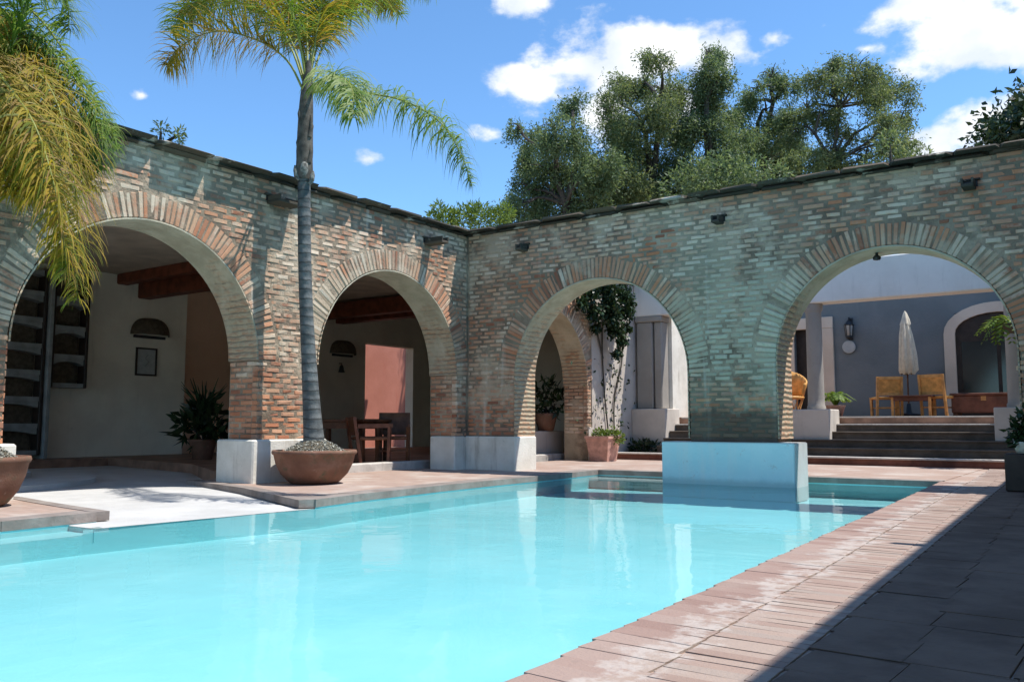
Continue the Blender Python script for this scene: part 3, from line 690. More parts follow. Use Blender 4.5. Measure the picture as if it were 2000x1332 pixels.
m = MB(); m.box(GX, -.61, onX(240, 470, GX).y - .1, onX(240, 470, GX).y + .15, 3.72, 3.94, .02); m.build('beam', M['wood'], gal, goff)
# coral patio wall seen through the gallery doorway
pw = empty('patio_wall', (-11.5, (yD0 + yD1) / 2 + .5, -.3), 'coral pink wall seen through the doorway at the back of the gallery', 'wall')
m = MB(); m.box(-.15, .15, -3, 8.5, 0, 5.2); m.build('stucco', M['coral'], pw)
m = MB(); m.box(.16, 3.1, -3, 8.5, -.25, .30); m.build('paving', M['bed'], pw)

# ------------------------------------------------------------------ terrace, colonnade and steps beyond the far arcade
YT, ZT = 6.5, .93
ter = empty('terrace_house', (4, 10, 0), 'blue grey house with cream door surrounds behind the raised terrace', 'building'); toff = (-4, -10, 0)
YB = 10.5
m = MB(); m.box(.4, 14, 6.95, 11, -.5, ZT); m.build('terrace_floor', M['floor'], ter, toff)
d1 = (onY(1530, 700, YB).x, onY(1630, 700, YB).x, onY(1600, 628, YB).z); d1i = (onY(1553, 700, YB).x, onY(1600, 700, YB).x - .02, onY(1560, 645, YB).z)
d2x = onY(1846, 700, YB).x; d2i = onY(1868, 700, YB).x; d2w = 1.75; d2z = onY(1900, 640, YB).z
m = MB(); m.box(2.0, d1i[0], YB, YB + .3, ZT, 4.1); m.box(d1i[0], d1i[1], YB, YB + .3, d1i[2], 4.1); m.box(d1i[1], d2i, YB, YB + .3, ZT, 4.1); m.box(d2i, d2i + d2w, YB, YB + .3, d2z + .35, 4.1); m.box(d2i + d2w, 14, YB, YB + .3, ZT, 4.1)
m.build('wall', M['blue'], ter, toff)
m = MB(); m.box(d1i[0], d1i[1], YB + .15, YB + .22, ZT, d1i[2]); m.build('door', M['dark'], ter, toff)
m = MB(); w = d1i[0] - d1[0]
m.box(d1[0], d1i[0], YB - .07, YB - .002, ZT, d1i[2], .01); m.box(d1i[1], d1[1], YB - .07, YB - .002, ZT, d1i[2], .01); m.box(d1[0], d1[1], YB - .075, YB - .002, d1i[2] + .002, d1[2] + .1, .01); m.build('door_surround', M['cream'], ter, toff)
# arched surround and dark glazed door
m = MB(); cx = d2i + d2w / 2; wi = d2w / 2; wo = wi + (d2i - d2x); zsp = d2z - .12; N = 14; rise = .45
def arcpt(w, r, t): return (cx - w * math.cos(t), zsp + r * math.sin(t))
ins = [(cx - wi, ZT)] + [arcpt(wi, rise, math.pi * i / N) for i in range(N + 1)] + [(cx + wi, ZT)]
out = [(cx - wo, ZT)] + [arcpt(wo, rise + (wo - wi), math.pi * i / N) for i in range(N + 1)] + [(cx + wo, ZT)]
for i in range(len(ins) - 1):
    a, b, c, d = ins[i], ins[i + 1], out[i + 1], out[i]
    m.add([(q[0], YB - .08, q[1]) for q in (a, b, c, d)] + [(q[0], YB - .002, q[1]) for q in (a, b, c, d)], [(0, 1, 2, 3), (0, 4, 5, 1), (3, 2, 6, 7)])
m.build('door_surround', M['cream'], ter, toff)
m = MB()
m.add([(x, YB - .004, z) for x, z in ins], [tuple(range(len(ins)))]); dr = m.build('door', M['dark'], ter, toff)
m = MB(); m.box(cx - wi + .12, cx - .04, YB - .016, YB - .006, ZT + .5, zsp - .2); m.box(cx + .04, cx + wi - .12, YB - .016, YB - .006, ZT + .5, zsp - .2); m.build('pane', M['teal'], dr, (0, 0, 0))
m = MB(); m.box(1.9, 14, YB - .12, 15, 4.1, 4.25); m.build('roof', M['roof'], ter, toff)
m = MB(); zl = onY(1750, 582, YT).z; m.box(.013, 14, YT - .22, YT + .22, zl, 4.099, .02); m.build('lintel', M['grey'], ter, toff)
m = MB(); m.box(.46, .76, YT + .25, YB + .3, ZT - .3, 3.9); o = m.build('wall', M['white'], ter, toff); tag(o, 'sunlit white end wall of the terrace')
m = MB(); m.box(1.9, 2.0, YB, 14, ZT, 4.09); m.build('wall', M['blue'], ter, toff)
for (c0, c1, p0, p1, sq) in ((.07, .69, .013, .86, 1), (3.93, 4.26, 3.70, 4.45, 0), (7.56, 7.92, 7.36, 8.12, 0), (11.3, 11.66, 11.1, 11.9, 0)):
    xc = (c0 + c1) / 2; r = (c1 - c0) / 2; zp = 1.07 if not sq else 1.12
    m = MB(); m.box(p0, p1, YT - .38, YT + .38, -.2, zp, .015); m.build('plinth', M['plaster'], ter, toff)
    m = MB()
    if sq: m.box(c0, c1 - .22, YT - .2, YT + .2, zp, zl - .14, .02); m.box(c1 - .19, c1, YT - .16, YT + .2, zp, zl - .14, .02); m.box(c0 - .03, c1 + .03, YT - .23, YT + .23, zl - .139, zl - .001, .02)
    else: m.lathe([(r * 1.12, 0), (r * 1.12, .06), (r * 1.02, .09), (r, .2), (r * .95, zl - zp - .2), (r * .98, zl - zp - .17), (r * 1.12, zl - zp - .13), (r * 1.15, zl - zp - .001)], (xc, YT, zp), 28)
    m.build('column', M['colstone'], ter, toff)
st = empty('stone_steps', (4, 6, 0), 'wide dark stone steps rising from the courtyard to the terrace', 'steps')
zs_ = [.155, .31, .465, .62, .775, ZT]
for i, z in enumerate(zs_):
    y0 = 5.2 + .33 * i + (0 if i == 0 else .12); s = MB(); s.box(.014 if i == 0 else .87, 12.0, y0, 7.2 if i < 5 else 7.4, -.35 if i == 0 else zs_[i - 1] + .001, z - .035, 0)
    so_ = s.build('step', M['rust' if i == 0 else 'stone'], st, (-4, -6, 0))
    s = MB(); s.box(.014 if i == 0 else .87, 12.0, y0 - .025, y0 + .3, z - .0345, z, .008); s.build('tread', M['pale_lit_stone' if i in (0, 4, 5) else 'stone'], so_)  # first and top treads paler, dark ones between: sun and shade put into colour

# ------------------------------------------------------------------ wing on the right, behind the camera: its eaves shade the deck
wing = empty('right_wing', (12.5, -6, 0), 'roofed wing right of the pool whose eaves shade the deck', 'building'); woff = (-12.5, 6, 0)
Hh = 4.22; k1 = .43 * (Hh + .22); dyy = .22 * Hh
def eave(y): return 8.38 + (-9.26 - y) * .040 + k1
m = MB(); y0, y1 = -24.0, 6.9 + dyy
m.prism([(eave(y0 + 0), y0), (16, y0), (16, y1), (eave(y1 - dyy), y1)], Hh, Hh + .22); m.build('roof', M['roof'], wing, woff)
m = MB(); m.box(13.0, 13.3, -24, 6, -.3, Hh - .005); m.build('wall', M['gallery'], wing, woff)
for yy in (-17, -12.6, -3.4): m = MB(); m.box(10.6, 10.95, yy, yy + .35, -.02, Hh - .004, .02); m.build('column', M['colstone'], wing, woff)
for (yy, ln, wd) in ((-.54 + dyy, .74, .17), (-5.83 + dyy, .30, .10)):
    m = MB(); xe = eave(yy - dyy); m.box(xe - ln, xe + .1, yy - wd / 2, yy + wd / 2, Hh - .08, Hh - .002, .01); m.build('rain_spout', M['terracotta'], wing, woff)

# ------------------------------------------------------------------ gallery fittings
def on_wall(px, py): return onX(px, py, GX)
# racks of arched niches
a = on_wall(-75, 640); b = on_wall(66, 700); c = on_wall(84, 700); d = on_wall(156, 700)
def niche_rack(y0, y1, z0, z1, n, label):
    r = empty('niche_rack', (GX + .15, (y0 + y1) / 2, z0), label, 'shelves', 'niche racks in the gallery'); w = (y1 - y0) / 2; h = (z1 - z0) / n
    m = MB(); m.box(-.14, -.12, -w, w, 0, z1 - z0); m.build('back', M['clay'], r)
    m = MB(); m.box(-.12, .16, -w - .06, -w, 0, z1 - z0, .01); m.box(-.12, .16, w, w + .06, 0, z1 - z0, .01); m.build('frame', M['dark'], r)
    for i in range(n):
        zb = i * h; m = MB(); N = 10; m.box(-.12, .14, -w + .004, w - .004, zb, zb + .09); m.build('shelf', M['shelf'], r); m = MB()
        v = []; f = []
        for x in (.12, -.1):
            for k in range(N + 1):
                t = -1 + 2 * k / N; yy = t * (w - .006); v += [(x, yy, zb + h - .05 - .07 * abs(t) ** 2.5), (x, yy, zb + h + .0)]
        for k in range(N): q = k * 2; f += [(q, q + 2, q + 3, q + 1)]; p = 2 * (N + 1) + q; f += [(q, p, p + 2, q + 2)]
        m.add(v, f); m.build('arch_panel', M['shelf'], r)
    return r
niche_rack(a.y, b.y, .18, 3.75, 7, 'wide rack of dark arched niches at the left end of the gallery')
niche_rack(c.y + .06, d.y - .06, on_wall(120, 758).z, 3.75, 4, 'narrow rack of dark arched niches ending halfway up the gallery wall')
m = MB(); pn = empty('wall_post', (GX + .2, (b.y + c.y) / 2, GZ), 'pale square post between the two niche racks', 'post'); m.box(-.2, .2, -(c.y - b.y) / 2 + .08, (c.y - b.y) / 2 - .02, 0, 3.7, .01); m.build('shaft', M['shelf'], pn)
def sconce(px, py, label):
    p = on_wall(px, py); o = empty('wall_sconce', (GX, p.y, p.z), label, 'sconce', 'clay half-dome lamps on the gallery wall')
    m = MB(); N = 16; v = []; f = []
    for i in range(9):
        r_ = .45 * math.cos(math.pi / 2 * i / 9) ** .8; z = .37 * math.sin(math.pi / 2 * i / 8) - .11
        for k in range(N + 1): t = math.pi * k / N; v.append((r_ * .7 * math.sin(t) + .004, r_ * math.cos(t), z))
    for i in range(8):
        for k in range(N): q = i * (N + 1) + k; f.append((q, q + 1, q + N + 2, q + N + 1))
    m.add(v, f, True); m.build('shade', M['clay'], o)
    m = MB(); m.box(.004, .03, -.38, .38, -.175, -.115, .006); m.build('bracket', M['iron'], o)
    return o
sconce(292, 646, 'clay half-dome wall lamp above the framed picture'); sconce(668, 684, 'clay half-dome wall lamp seen through the arch behind the palm pot')
p0 = on_wall(265, 678); p1 = on_wall(304, 735)
fr = empty('framed_picture', (GX, (p0.y + p1.y) / 2, (p0.z + p1.z) / 2), 'pale framed picture hanging on the gallery wall under the lamp', 'picture')
w, h = abs(p1.y - p0.y) / 2, (p0.z - p1.z) / 2; m = MB()
for q in ((-w, w, -h, -h + .035), (-w, w, h - .035, h), (-w, -w + .035, -h + .0351, h - .0351), (w - .035, w, -h + .0351, h - .0351)): m.box(.003, .035, *q)
m.build('frame', M['dark'], fr); MB().box(.003, .015, -w + .036, w - .036, -h + .036, h - .036).build('print', M['paper'], fr)
MB().tube([(.018, -.03, -.1), (.018, .06, 0), (.018, -.02, .08), (.018, .04, .16)], .007, 6).build('drawing', M['shelf'], fr)
m = MB(); q = on_wall(662, 720); rl = empty('wall_bell', (GX, q.y, q.z), 'small dark bell hanging under the lamp on the gallery wall', 'bell'); MB().lathe([(.02, .1), (.05, .06), (.07, -.05), (.09, -.1), (.0, -.1)], (.1, 0, 0), 16).build('bell_body', M['iron'], rl); MB().tube([(0, 0, .14), (.1, 0, .14), (.1, 0, .1)], .012, 6).build('hook', M['iron'], rl)

def armchair(name, label, loc, rz, wood, seatm, group, hgt=.86, arms=True):
    o = empty(name, loc, label, 'chair', group, rz)
    for sx in (-1, 1):
        MB().bar((sx * .26, -.24, 0), (sx * .27, -.25, .62 if arms else .44), .05, .05).build('leg', wood, o)
        MB().bar((sx * .26, .24, 0), (sx * .25, .36, hgt), .05, .05).build('leg', wood, o)
        if arms: MB().bar((sx * .275, -.30, .635), (sx * .265, .30, .625), .03, .07).build('armrest', wood, o)
    m = MB(); m.box(-.27, .27, -.26, .27, .39, .45, .015); m.build('seat', seatm, o)
    MB().bar((-.27, .345, hgt - .03), (.27, .345, hgt - .03), .045, .07).build('rail', wood, o); MB().bar((-.25, .295, .50), (.25, .295, .50), .04, .06).build('rail', wood, o)
    MM = Matrix.Translation((0, .318, (hgt + .46) / 2)) @ Matrix.Rotation(R(-9), 4, 'X'); m = MB(); m.obox(MM, .46, .025, hgt - .58); m.build('backrest', seatm, o)
    MB().bar((-.25, -.24, .2), (.25, -.24, .2), .03, .03).build('stretcher', wood, o); MB().bar((-.25, .25, .2), (.25, .25, .2), .03, .03).build('stretcher', wood, o)
    return o
c1 = at(768, 880, 15.3); c2 = at(724, 880, 14.9); c3 = at(672, 880, 15.6)
armchair('wooden_armchair', 'dark wooden armchair in front of the coral doorway', (c1.x, c1.y, GZ), R(40), M['chairwood'], M['chairwood'], 'armchairs in the gallery')
armchair('wooden_armchair', 'low dark armchair just behind the palm pot', (c2.x, c2.y, GZ), R(150), M['redwood'], M['chairwood'], 'armchairs in the gallery', .78)
tb = empty('gallery_table', (c3.x, c3.y, GZ), 'dark wooden table in the shade of the gallery', 'table', None, R(8))
m = MB(); m.box(-.75, .75, -.45, .45, .70, .75, .01); m.build('tabletop', M['chairwood'], tb)
for x in (-.66, .66):
    for y in (-.36, .36): MB().box(x - .04, x + .04, y - .04, y + .04, 0, .699).build('leg', M['chairwood'], tb)
m = MB(); m.box(-.7, .7, -.40, .40, .58, .698); m.build('apron', M['chairwood'], tb)

# ------------------------------------------------------------------ leaves and plants
def leafquads(centers, dirs, L, Wd, fold=0.0, jl=.3):
    """one diamond leaf for each centre, along its direction"""
    n = len(centers); d = dirs / np.linalg.norm(dirs, axis=1, keepdims=True)
    s = np.cross(d, RNG.normal(size=(n, 3))); s /= np.linalg.norm(s, axis=1, keepdims=True)
    l = L * (1 + jl * RNG.uniform(-1, 1, (n, 1))); w = Wd * (1 + jl * RNG.uniform(-1, 1, (n, 1)))
    nn = np.cross(d, s) * (w * .3)
    v = np.stack([centers, centers + d * l * .45 + s * w / 2 - nn, centers + d * l, centers + d * l * .45 - s * w / 2 - nn], 1).reshape(-1, 3)
    return v
def mesh_quads(name, v, mat):
    n = len(v) // 4; me = bpy.data.meshes.new(name); me.vertices.add(n * 4); me.vertices.foreach_set('co', v.astype(np.float32).ravel())
    me.loops.add(n * 4); me.loops.foreach_set('vertex_index', np.arange(n * 4, dtype=np.int32)); me.polygons.add(n)
    me.polygons.foreach_set('loop_start', np.arange(0, n * 4, 4, dtype=np.int32)); me.polygons.foreach_set('loop_total', np.full(n, 4, dtype=np.int32))
    me.update(calc_edges=True); me.validate(); me.materials.append(mat); return me
def bez(P, n):
    """smooth curve through the control points"""
    P = [Vector(p) for p in P]; P = [P[0] * 2 - P[1]] + P + [P[-1] * 2 - P[-2]]; out = []
    k = len(P) - 3
    for i in range(n):
        t = i / (n - 1) * k; j = min(int(t), k - 1); u = t - j; a, b, c, d = P[j:j + 4]
        out.append(.5 * ((2 * b) + (-a + c) * u + (2 * a - 5 * b + 4 * c - d) * u * u + (-a + 3 * b - 3 * c + d) * u ** 3))
    return out
def frond(parent, base, ctrl, leaf, mat, n=95, start=.16, droop=1.0, w=.0072, stem=.017):
    n = int(n * 2.3)
    """pinnate palm frond: rachis through ctrl, soft leaflets in several planes that hang at their tips"""
    pts = bez(ctrl, 26); m = MB(); m.tube(pts, [stem * (1 - .88 * i / 25) for i in range(26)], 7, mi=1)
    fine = bez(ctrl, n); G = Vector((0, 0, -1))
    for i in range(n):
        t = i / (n - 1)
        if t < start: continue
        tg = (fine[min(i + 1, n - 1)] - fine[max(i - 1, 0)]).normalized(); side = tg.cross(Vector((0, 0, 1)))
        if side.length < .15: side = tg.cross(CF)
        side.normalize(); up = side.cross(tg).normalized()
        e = (t - start) / (1 - start); Ln = leaf * (.42 + .75 * math.sin(math.pi * min(1, e * .93 + .1)) ** .8) * random.uniform(.7, 1.15)
        for sg in (-1, 1):
            an = random.uniform(-.9, .95); d = (side * sg * math.cos(an) + up * math.sin(an) + tg * random.uniform(.1, .9) + Vector((random.gauss(0, .18), random.gauss(0, .18), random.gauss(0, .15)))).normalized()
            p = fine[i].copy(); ww = w * random.uniform(.8, 1.2); L = []; seg = 5
            for k in range(seg + 1):
                q = ww * (.7, 1, 1, .85, .55, .08)[k]; wd = d.cross(Vector((.2, .1, 1)) + tg * .8)
                wd = wd.normalized() if wd.length > .05 else side
                L += [p + wd * q, p - wd * q]; p = p + d * (Ln / seg); d = (d + G * droop * (.16 + .09 * k) * random.uniform(.8, 1.2)).normalized()
            m.add(L, [(2 * k, 2 * k + 1, 2 * k + 3, 2 * k + 2) for k in range(seg)], True)
    pb_ = parent.location
    m.v = [(x - pb_.x, y - pb_.y, z - pb_.z) for x, y, z in m.v]
    return m.build('frond', [mat, M['stemg']], parent)
def bowl(loc, label, rad, hgt, group, mound=True):
    o = empty('terracotta_bowl', loc, label, 'planter', group); r = rad; h = hgt
    MB().lathe([(0, 0), (.52 * r, 0), (.62 * r, .03), (.80 * r, .3 * h), (.92 * r, .6 * h), (.97 * r, .86 * h), (1.0 * r, .88 * h), (1.02 * r, .93 * h), (1.0 * r, h), (.93 * r, h), (.90 * r, .93 * h), (.88 * r, .7 * h), (0, .7 * h)], n=56, jit=.006).build('bowl', M['terracotta'], o)
    m = MB(); m.lathe([(.895 * r, .86 * h), (.7 * r, .97 * h), (.5 * r, 1.11 * h), (.3 * r, 1.25 * h), (.1 * r, 1.31 * h), (0, 1.31 * h)], n=40, jit=.02); m.build('soil', M['soil'], o)
    g_ = MB(); rg = random.Random(4)
    for _ in range(1500):
        a = rg.uniform(0, 6.283); q = .86 * math.sqrt(rg.random()); zz = h * np.interp(q, [0, .1, .3, .5, .7, .895], [1.31, 1.31, 1.25, 1.11, .97, .86]) + .004; s = rg.uniform(.007, .02); c = Vector((r * q * math.cos(a), r * q * math.sin(a), zz))
        v = [c + Vector((rg.uniform(-1, 1), rg.uniform(-1, 1), rg.uniform(-.3, 1))).normalized() * s for _ in range(5)]
        g_.add(v, [(0, 1, 2), (0, 2, 3), (0, 3, 4), (1, 2, 4), (2, 3, 4)])
    tag(g_.build('gravel', M['grit'], o), kind='stuff')
    return o
# palm in the bowl in front of the pier
PB = gp(596, 949) + CF * .48
PB.z = 0; PD = (PB - CAMP).dot(CF); RB = .81 * PD / 10.3 * .605
bowl((PB.x, PB.y, 0), 'large terracotta bowl at the foot of the brick pier holding the palm', .5 * 160 / FPX * PD, .43, 'terracotta bowls by the pool')
palm = empty('queen_palm', (PB.x, PB.y, .40), 'tall slender palm growing from the terracotta bowl before the arcade', 'palm tree', 'palms in terracotta bowls')
def pp(px, py, dd=0): return at(px, py, PD + dd)
tr = [pp(614, 885), pp(613, 860), pp(609, 800), pp(603, 700), pp(598, 600), pp(595, 500), pp(594, 420), pp(594, 350)]; rd = [.160, .136, .116, .096, .088, .086, .084, .084]
m = MB(); cp = bez(tr, 40); rr = [np.interp(i / 39 * 7, range(8), rd) for i in range(40)]; m.tube([p - palm.location for p in cp], rr, 18); m.build('trunk', M['bark'], palm)
m = MB(); m.tube([p - palm.location for p in bez([pp(594, 352), pp(595, 300), pp(597, 230), pp(600, 170), pp(603, 120)], 16)], [.098, .115, .112, .108, .112, .106, .104, .10, .097, .092, .086, .078, .068, .055, .045, .03], 14)
for (px, py, q, l_) in ((586, 300, -1, .30), (603, 318, 1, .26), (604, 268, 1, .30), (589, 246, -1, .34)):
    a = pp(px, py, -.06) - palm.location; m.tube([a, a + CR * .03 * q + Vector((0, 0, l_ * .5)), a + CR * .012 * q + Vector((0, 0, l_))], [.035, .028, .006], 7)
m.build('crownshaft', M['husk'], palm)
m = MB()
for (px, py, l_, r_, q) in ((584, 338, .20, .035, -.05), (594, 330, .22, .062, 0), (605, 346, .18, .035, .035)):
    a = pp(px, py + 14, -.07) - palm.location; m.tube([a, a + CR * q * .7 + Vector((0, 0, l_ * .3)), a + CR * q + Vector((0, 0, l_ * .7)), a + CR * q * 1.2 + Vector((0, 0, l_))], [r_ * .6, r_, r_ * .9, r_ * .3], 9)
m.build('dead_sheath', M['husk2'], palm)
def pf(pts, leaf, mat, **k): return frond(palm, None, [pp(*q) for q in pts], leaf, M[mat], **k)
pf([(594, 180, 0), (560, 118, -.1), (500, 78, -.25), (420, 62, -.4), (352, 92, -.5), (326, 128, -.5)], .56, 'palmy', n=110, start=.25)
pf([(596, 170, 0), (566, 90, .2), (520, 30, .5), (440, 0, .8), (370, 18, 1.0), (335, 60, 1.1)], .56, 'palm', n=110, start=.22)
pf([(598, 160, 0), (580, 60, -.2), (545, -40, -.5), (480, -110, -.9), (400, -120, -1.2)], .60, 'palm', n=110, start=.2)
pf([(601, 160, 0), (600, 60, .4), (596, -60, .8), (570, -190, 1.2), (520, -280, 1.5)], .60, 'palm', n=110, start=.2)
pf([(603, 160, 0), (618, 70, .3), (640, -40, .8), (690, -150, 1.4), (760, -190, 1.9)], .60, 'palmy', n=110, start=.2)
pf([(604, 170, 0), (632, 90, .6), (680, 20, 1.2), (740, -30, 1.9), (800, -40, 2.4), (850, -10, 2.8)], .50, 'palm', n=100, start=.22)
pf([(602, 165, 0), (612, 80, .5), (645, 20, 1.1), (690, -20, 1.8), (740, -20, 2.5), (780, 30, 3.0)], .6, 'palm', n=100, start=.2)
pf([(599, 165, 0), (590, 90, .5), (560, 20, 1.0), (510, -40, 1.5), (450, -40, 1.9)], .6, 'palmy', n=100, start=.2)
pf([(608, 185, 0), (630, 158, -.5), (662, 150, -1.2), (688, 176, -1.8), (690, 230, -2.2)], .44, 'palm', n=100, start=.2, droop=1.7)
pf([(608, 182, 0), (650, 176, -.6), (710, 182, -1.2), (790, 198, -1.7), (858, 238, -2.0), (900, 300, -2.1), (922, 362, -2.1)], .46, 'palm', n=115, start=.30, droop=2.1)
pf([(600, 160, 0), (601, 60, .5), (606, -40, 1.1), (612, -110, 1.8), (610, -120, 2.4)], .6, 'palm', n=100, start=.2)

# second palm, at the left edge of the picture
QB = gp(-52, 990); QB.z = 0; QD = (QB - CAMP).dot(CF)
bowl((QB.x, QB.y, 0), 'terracotta bowl on the deck at the left edge of the picture', .5 * 186 / FPX * QD, .46, 'terracotta bowls by the pool')
palm2 = empty('queen_palm', (QB.x, QB.y, .42), 'leafy palm overhanging the left side with golden drooping fronds', 'palm tree', 'palms in terracotta bowls')
def qp(px, py, dd=0): return at(px, py, QD + dd)
m = MB(); m.tube([p - palm2.location for p in bez([qp(-52, 905), qp(-56, 700), qp(-64, 400), qp(-66, 150), qp(-62, 60)], 24)], [.17] + [.13] * 10 + [.11] * 13, 16); m.build('trunk', M['bark'], palm2)
m = MB(); m.tube([p - palm2.location for p in bez([qp(-62, 62), qp(-60, -60), qp(-52, -170)], 10)], [.12, .13, .12, .11, .10, .09, .08, .06, .04, .02], 12); m.build('crownshaft', M['husk'], palm2)
def qf(pts, leaf, mat, **k): return frond(palm2, None, [qp(*q) for q in pts], leaf, M[mat], **k)
qf([(-60, 20, 0), (-30, 60, -.2), (30, 110, -.5), (96, 170, -.7), (136, 290, -.8), (152, 440, -.8), (150, 585, -.8)], .42, 'palmy', n=150, start=.2, droop=1.5)
qf([(-60, 0, 0), (-10, 30, -.1), (60, 100, -.2), (130, 190, -.2), (168, 290, -.2), (180, 370, -.2)], .42, 'palmy', n=140, start=.2, droop=1.5)
qf([(-60, -20, 0), (0, -20, .2), (80, 40, .4), (150, 140, .5), (205, 230, .5), (232, 290, .5)], .30, 'palm', n=90, start=.25, droop=1.2)
qf([(-60, 0, 0), (-40, 60, -.3), (-10, 140, -.7), (40, 250, -1.0), (70, 340, -1.1), (75, 380, -1.1)], .42, 'palmy', n=120, start=.2, droop=1.3)
qf([(-15, 230, -.5), (5, 150, -.5), (28, 75, -.5), (60, -10, -.5), (110, -120, -.5), (190, -190, -.5)], .50, 'palm', n=110, start=.1, droop=.9, stem=.03)
qf([(-60, -60, 0), (-20, -110, .3), (40, -120, .6), (100, -80, .8), (130, 0, .9), (135, 60, .9)], .48, 'palm', n=110, start=.25)
qf([(-60, -60, 0), (-40, -130, -.4), (10, -150, -1), (60, -110, -1.4), (75, -20, -1.6)], .5, 'palm', n=100, start=.25)
qf([(-65, -40, 0), (-110, 0, -.3), (-170, 80, -.6), (-200, 200, -.8), (-205, 330, -.9)], .56, 'palmy', n=90, start=.2)
qf([(-65, -80, 0), (-120, -180, .3), (-220, -200, .6), (-320, -100, .8)], .56, 'palm', n=90, start=.2)
qf([(-60, -80, 0), (-50, -200, .6), (-20, -320, 1.2), (60, -380, 1.8)], .56, 'palm', n=90, start=.2)
qf([(-60, 0, 0), (-20, 10, .6), (20, 70, 1.0), (50, 160, 1.2), (60, 260, 1.2)], .5, 'palm', n=110, start=.25)

qf([(-60, 0, 0), (-45, 30, -.5), (-10, 130, -1.0), (60, 230, -1.3), (100, 340, -1.4), (122, 450, -1.4), (130, 530, -1.4)], .40, 'palmy', n=150, start=.2, droop=1.6)
qf([(-60, -10, 0), (-20, 20, .1), (40, 90, .3), (100, 150, .4), (142, 240, .5), (158, 330, .5)], .44, 'palmy', n=140, start=.25, droop=1.4)
qf([(-60, 0, 0), (-70, 80, -.4), (-40, 180, -.8), (0, 300, -1.1), (20, 380, -1.2)], .5, 'palmy', n=120, start=.2, droop=1.3)
qf([(-60, 0, 0), (0, 20, -.1), (80, 80, -.2), (150, 160, -.2), (190, 250, -.2), (200, 330, -.2)], .36, 'palm', n=130, start=.25, droop=1.6)
qf([(-60, 10, 0), (-20, 80, .4), (30, 180, .7), (90, 300, .8), (110, 420, .8)], .5, 'palm', n=130, start=.2, droop=1.4)
pf([(597, 165, 0), (575, 95, .2), (535, 20, .4), (480, -30, .7), (410, -20, .9), (370, 30, 1.0)], .58, 'palmy', n=110, start=.25)
pf([(602, 165, 0), (622, 85, .7), (660, 10, 1.5), (720, -20, 2.3), (770, 20, 2.9)], .55, 'palmy', n=110, start=.25)

# ------------------------------------------------------------------ trees beyond the walls
def tree(name, label, base_px, D, fork, blobs, mat, group, leafL=.125, dens=1.25, hang=.75, trunk_r=.2, ground=-.6, leafW=.34, kind=None):
    b = at(base_px, 700, D); root = empty(name, (b.x, b.y, ground), label, 'tree', group); o = Vector(root.location)
    fk = [at(x, y, D) - o for x, y in fork]; m = MB()
    base = Vector((0, 0, 0)); m.tube(bez([base, base.lerp(fk[0], .5) + CR * .15, fk[0]], 10), [trunk_r * (1 - .045 * i) for i in range(10)], 10)
    V = []; C = []
    for i, (x, y, r) in enumerate(blobs):
        dd = random.uniform(-1, 1) * 1.6; c = at(x, y, D + dd) - o; rr = r / FPX * D; C.append((c, rr))
        f0 = min(fk, key=lambda q: (q - c).length + (2 if q.z > c.z else 0))
        mid = f0.lerp(c, .5) + Vector((random.uniform(-.3, .3), random.uniform(-.3, .3), random.uniform(.0, .4)))
        m.tube(bez([f0, mid, c], 8), [trunk_r * .42 * (1 - .11 * k) for k in range(8)], 6)
        for _ in range(5):
            e = c + Vector(RNG.normal(size=3)).normalized() * rr * .8; s_ = mid.lerp(c, random.uniform(.3, .9)); m.tube(bez([s_, (s_ + e) / 2 + Vector((0, 0, .15)), e], 5), [.035, .03, .022, .015, .008], 4, cap=False)
    for q in fk[1:]: m.tube(bez([fk[0], fk[0].lerp(q, .5) + CR * random.uniform(-.2, .2), q], 8), [trunk_r * .62 * (1 - .05 * k) for k in range(8)], 8)
    m.build('trunk', M['bark2'], root)
    for c, rr in C:
        ns = int(400 * dens * (rr / 1.0) ** 2) + 40
        # clumps, then sprays round each clump
        nc = max(4, int(6 * rr ** 1.5)); cl = RNG.normal(size=(nc, 3)); cl /= np.linalg.norm(cl, axis=1, keepdims=True); cl *= rr * 1.08 * RNG.uniform(.3, 1.0, (nc, 1)) * np.array([1, 1, .85])
        pc = cl[RNG.integers(0, nc, ns)] + RNG.normal(size=(ns, 3)) * rr * .2 + np.array(c)
        dr = RNG.normal(size=(ns, 3)) * .8; dr[:, 2] -= hang * 1.3; dr /= np.linalg.norm(dr, axis=1, keepdims=True)
        k = 9
        for j in range(k):
            dj = dr.copy(); dj[:, 2] -= hang * j / k; dj /= np.linalg.norm(dj, axis=1, keepdims=True)
            pj = pc + RNG.normal(size=(ns, 3)) * leafL * .25 + dr * (leafL * 4.2 * j / k) + np.array([0, 0, -1.0]) * (hang * leafL * 1.2 * (j / k) ** 2)
            V.append(leafquads(pj, dj * .5 + RNG.normal(size=(ns, 3)) * .7, leafL * .9, leafL * leafW))
    V = np.concatenate(V); link('crown', mesh_quads('crown', V, M[mat]), root)
    return root
GT = 'trees beyond the arcade wall'
tree('pepper_tree', 'grey green weeping tree, leftmost of those behind the far wall', 1090, 29, [(1105, 400), (1085, 300), (1120, 250)], [(1118, 205, 34), (1085, 250, 48), (1135, 275, 52), (1045, 275, 38), (1022, 330, 34), (1065, 330, 52), (1120, 350, 62), (1050, 400, 52), (1100, 420, 60), (1160, 400, 50), (1030, 370, 36), (1010, 250, 18), (1165, 330, 46), (1170, 360, 50), (1015, 400, 36)], 'pepper', GT, hang=1.0)
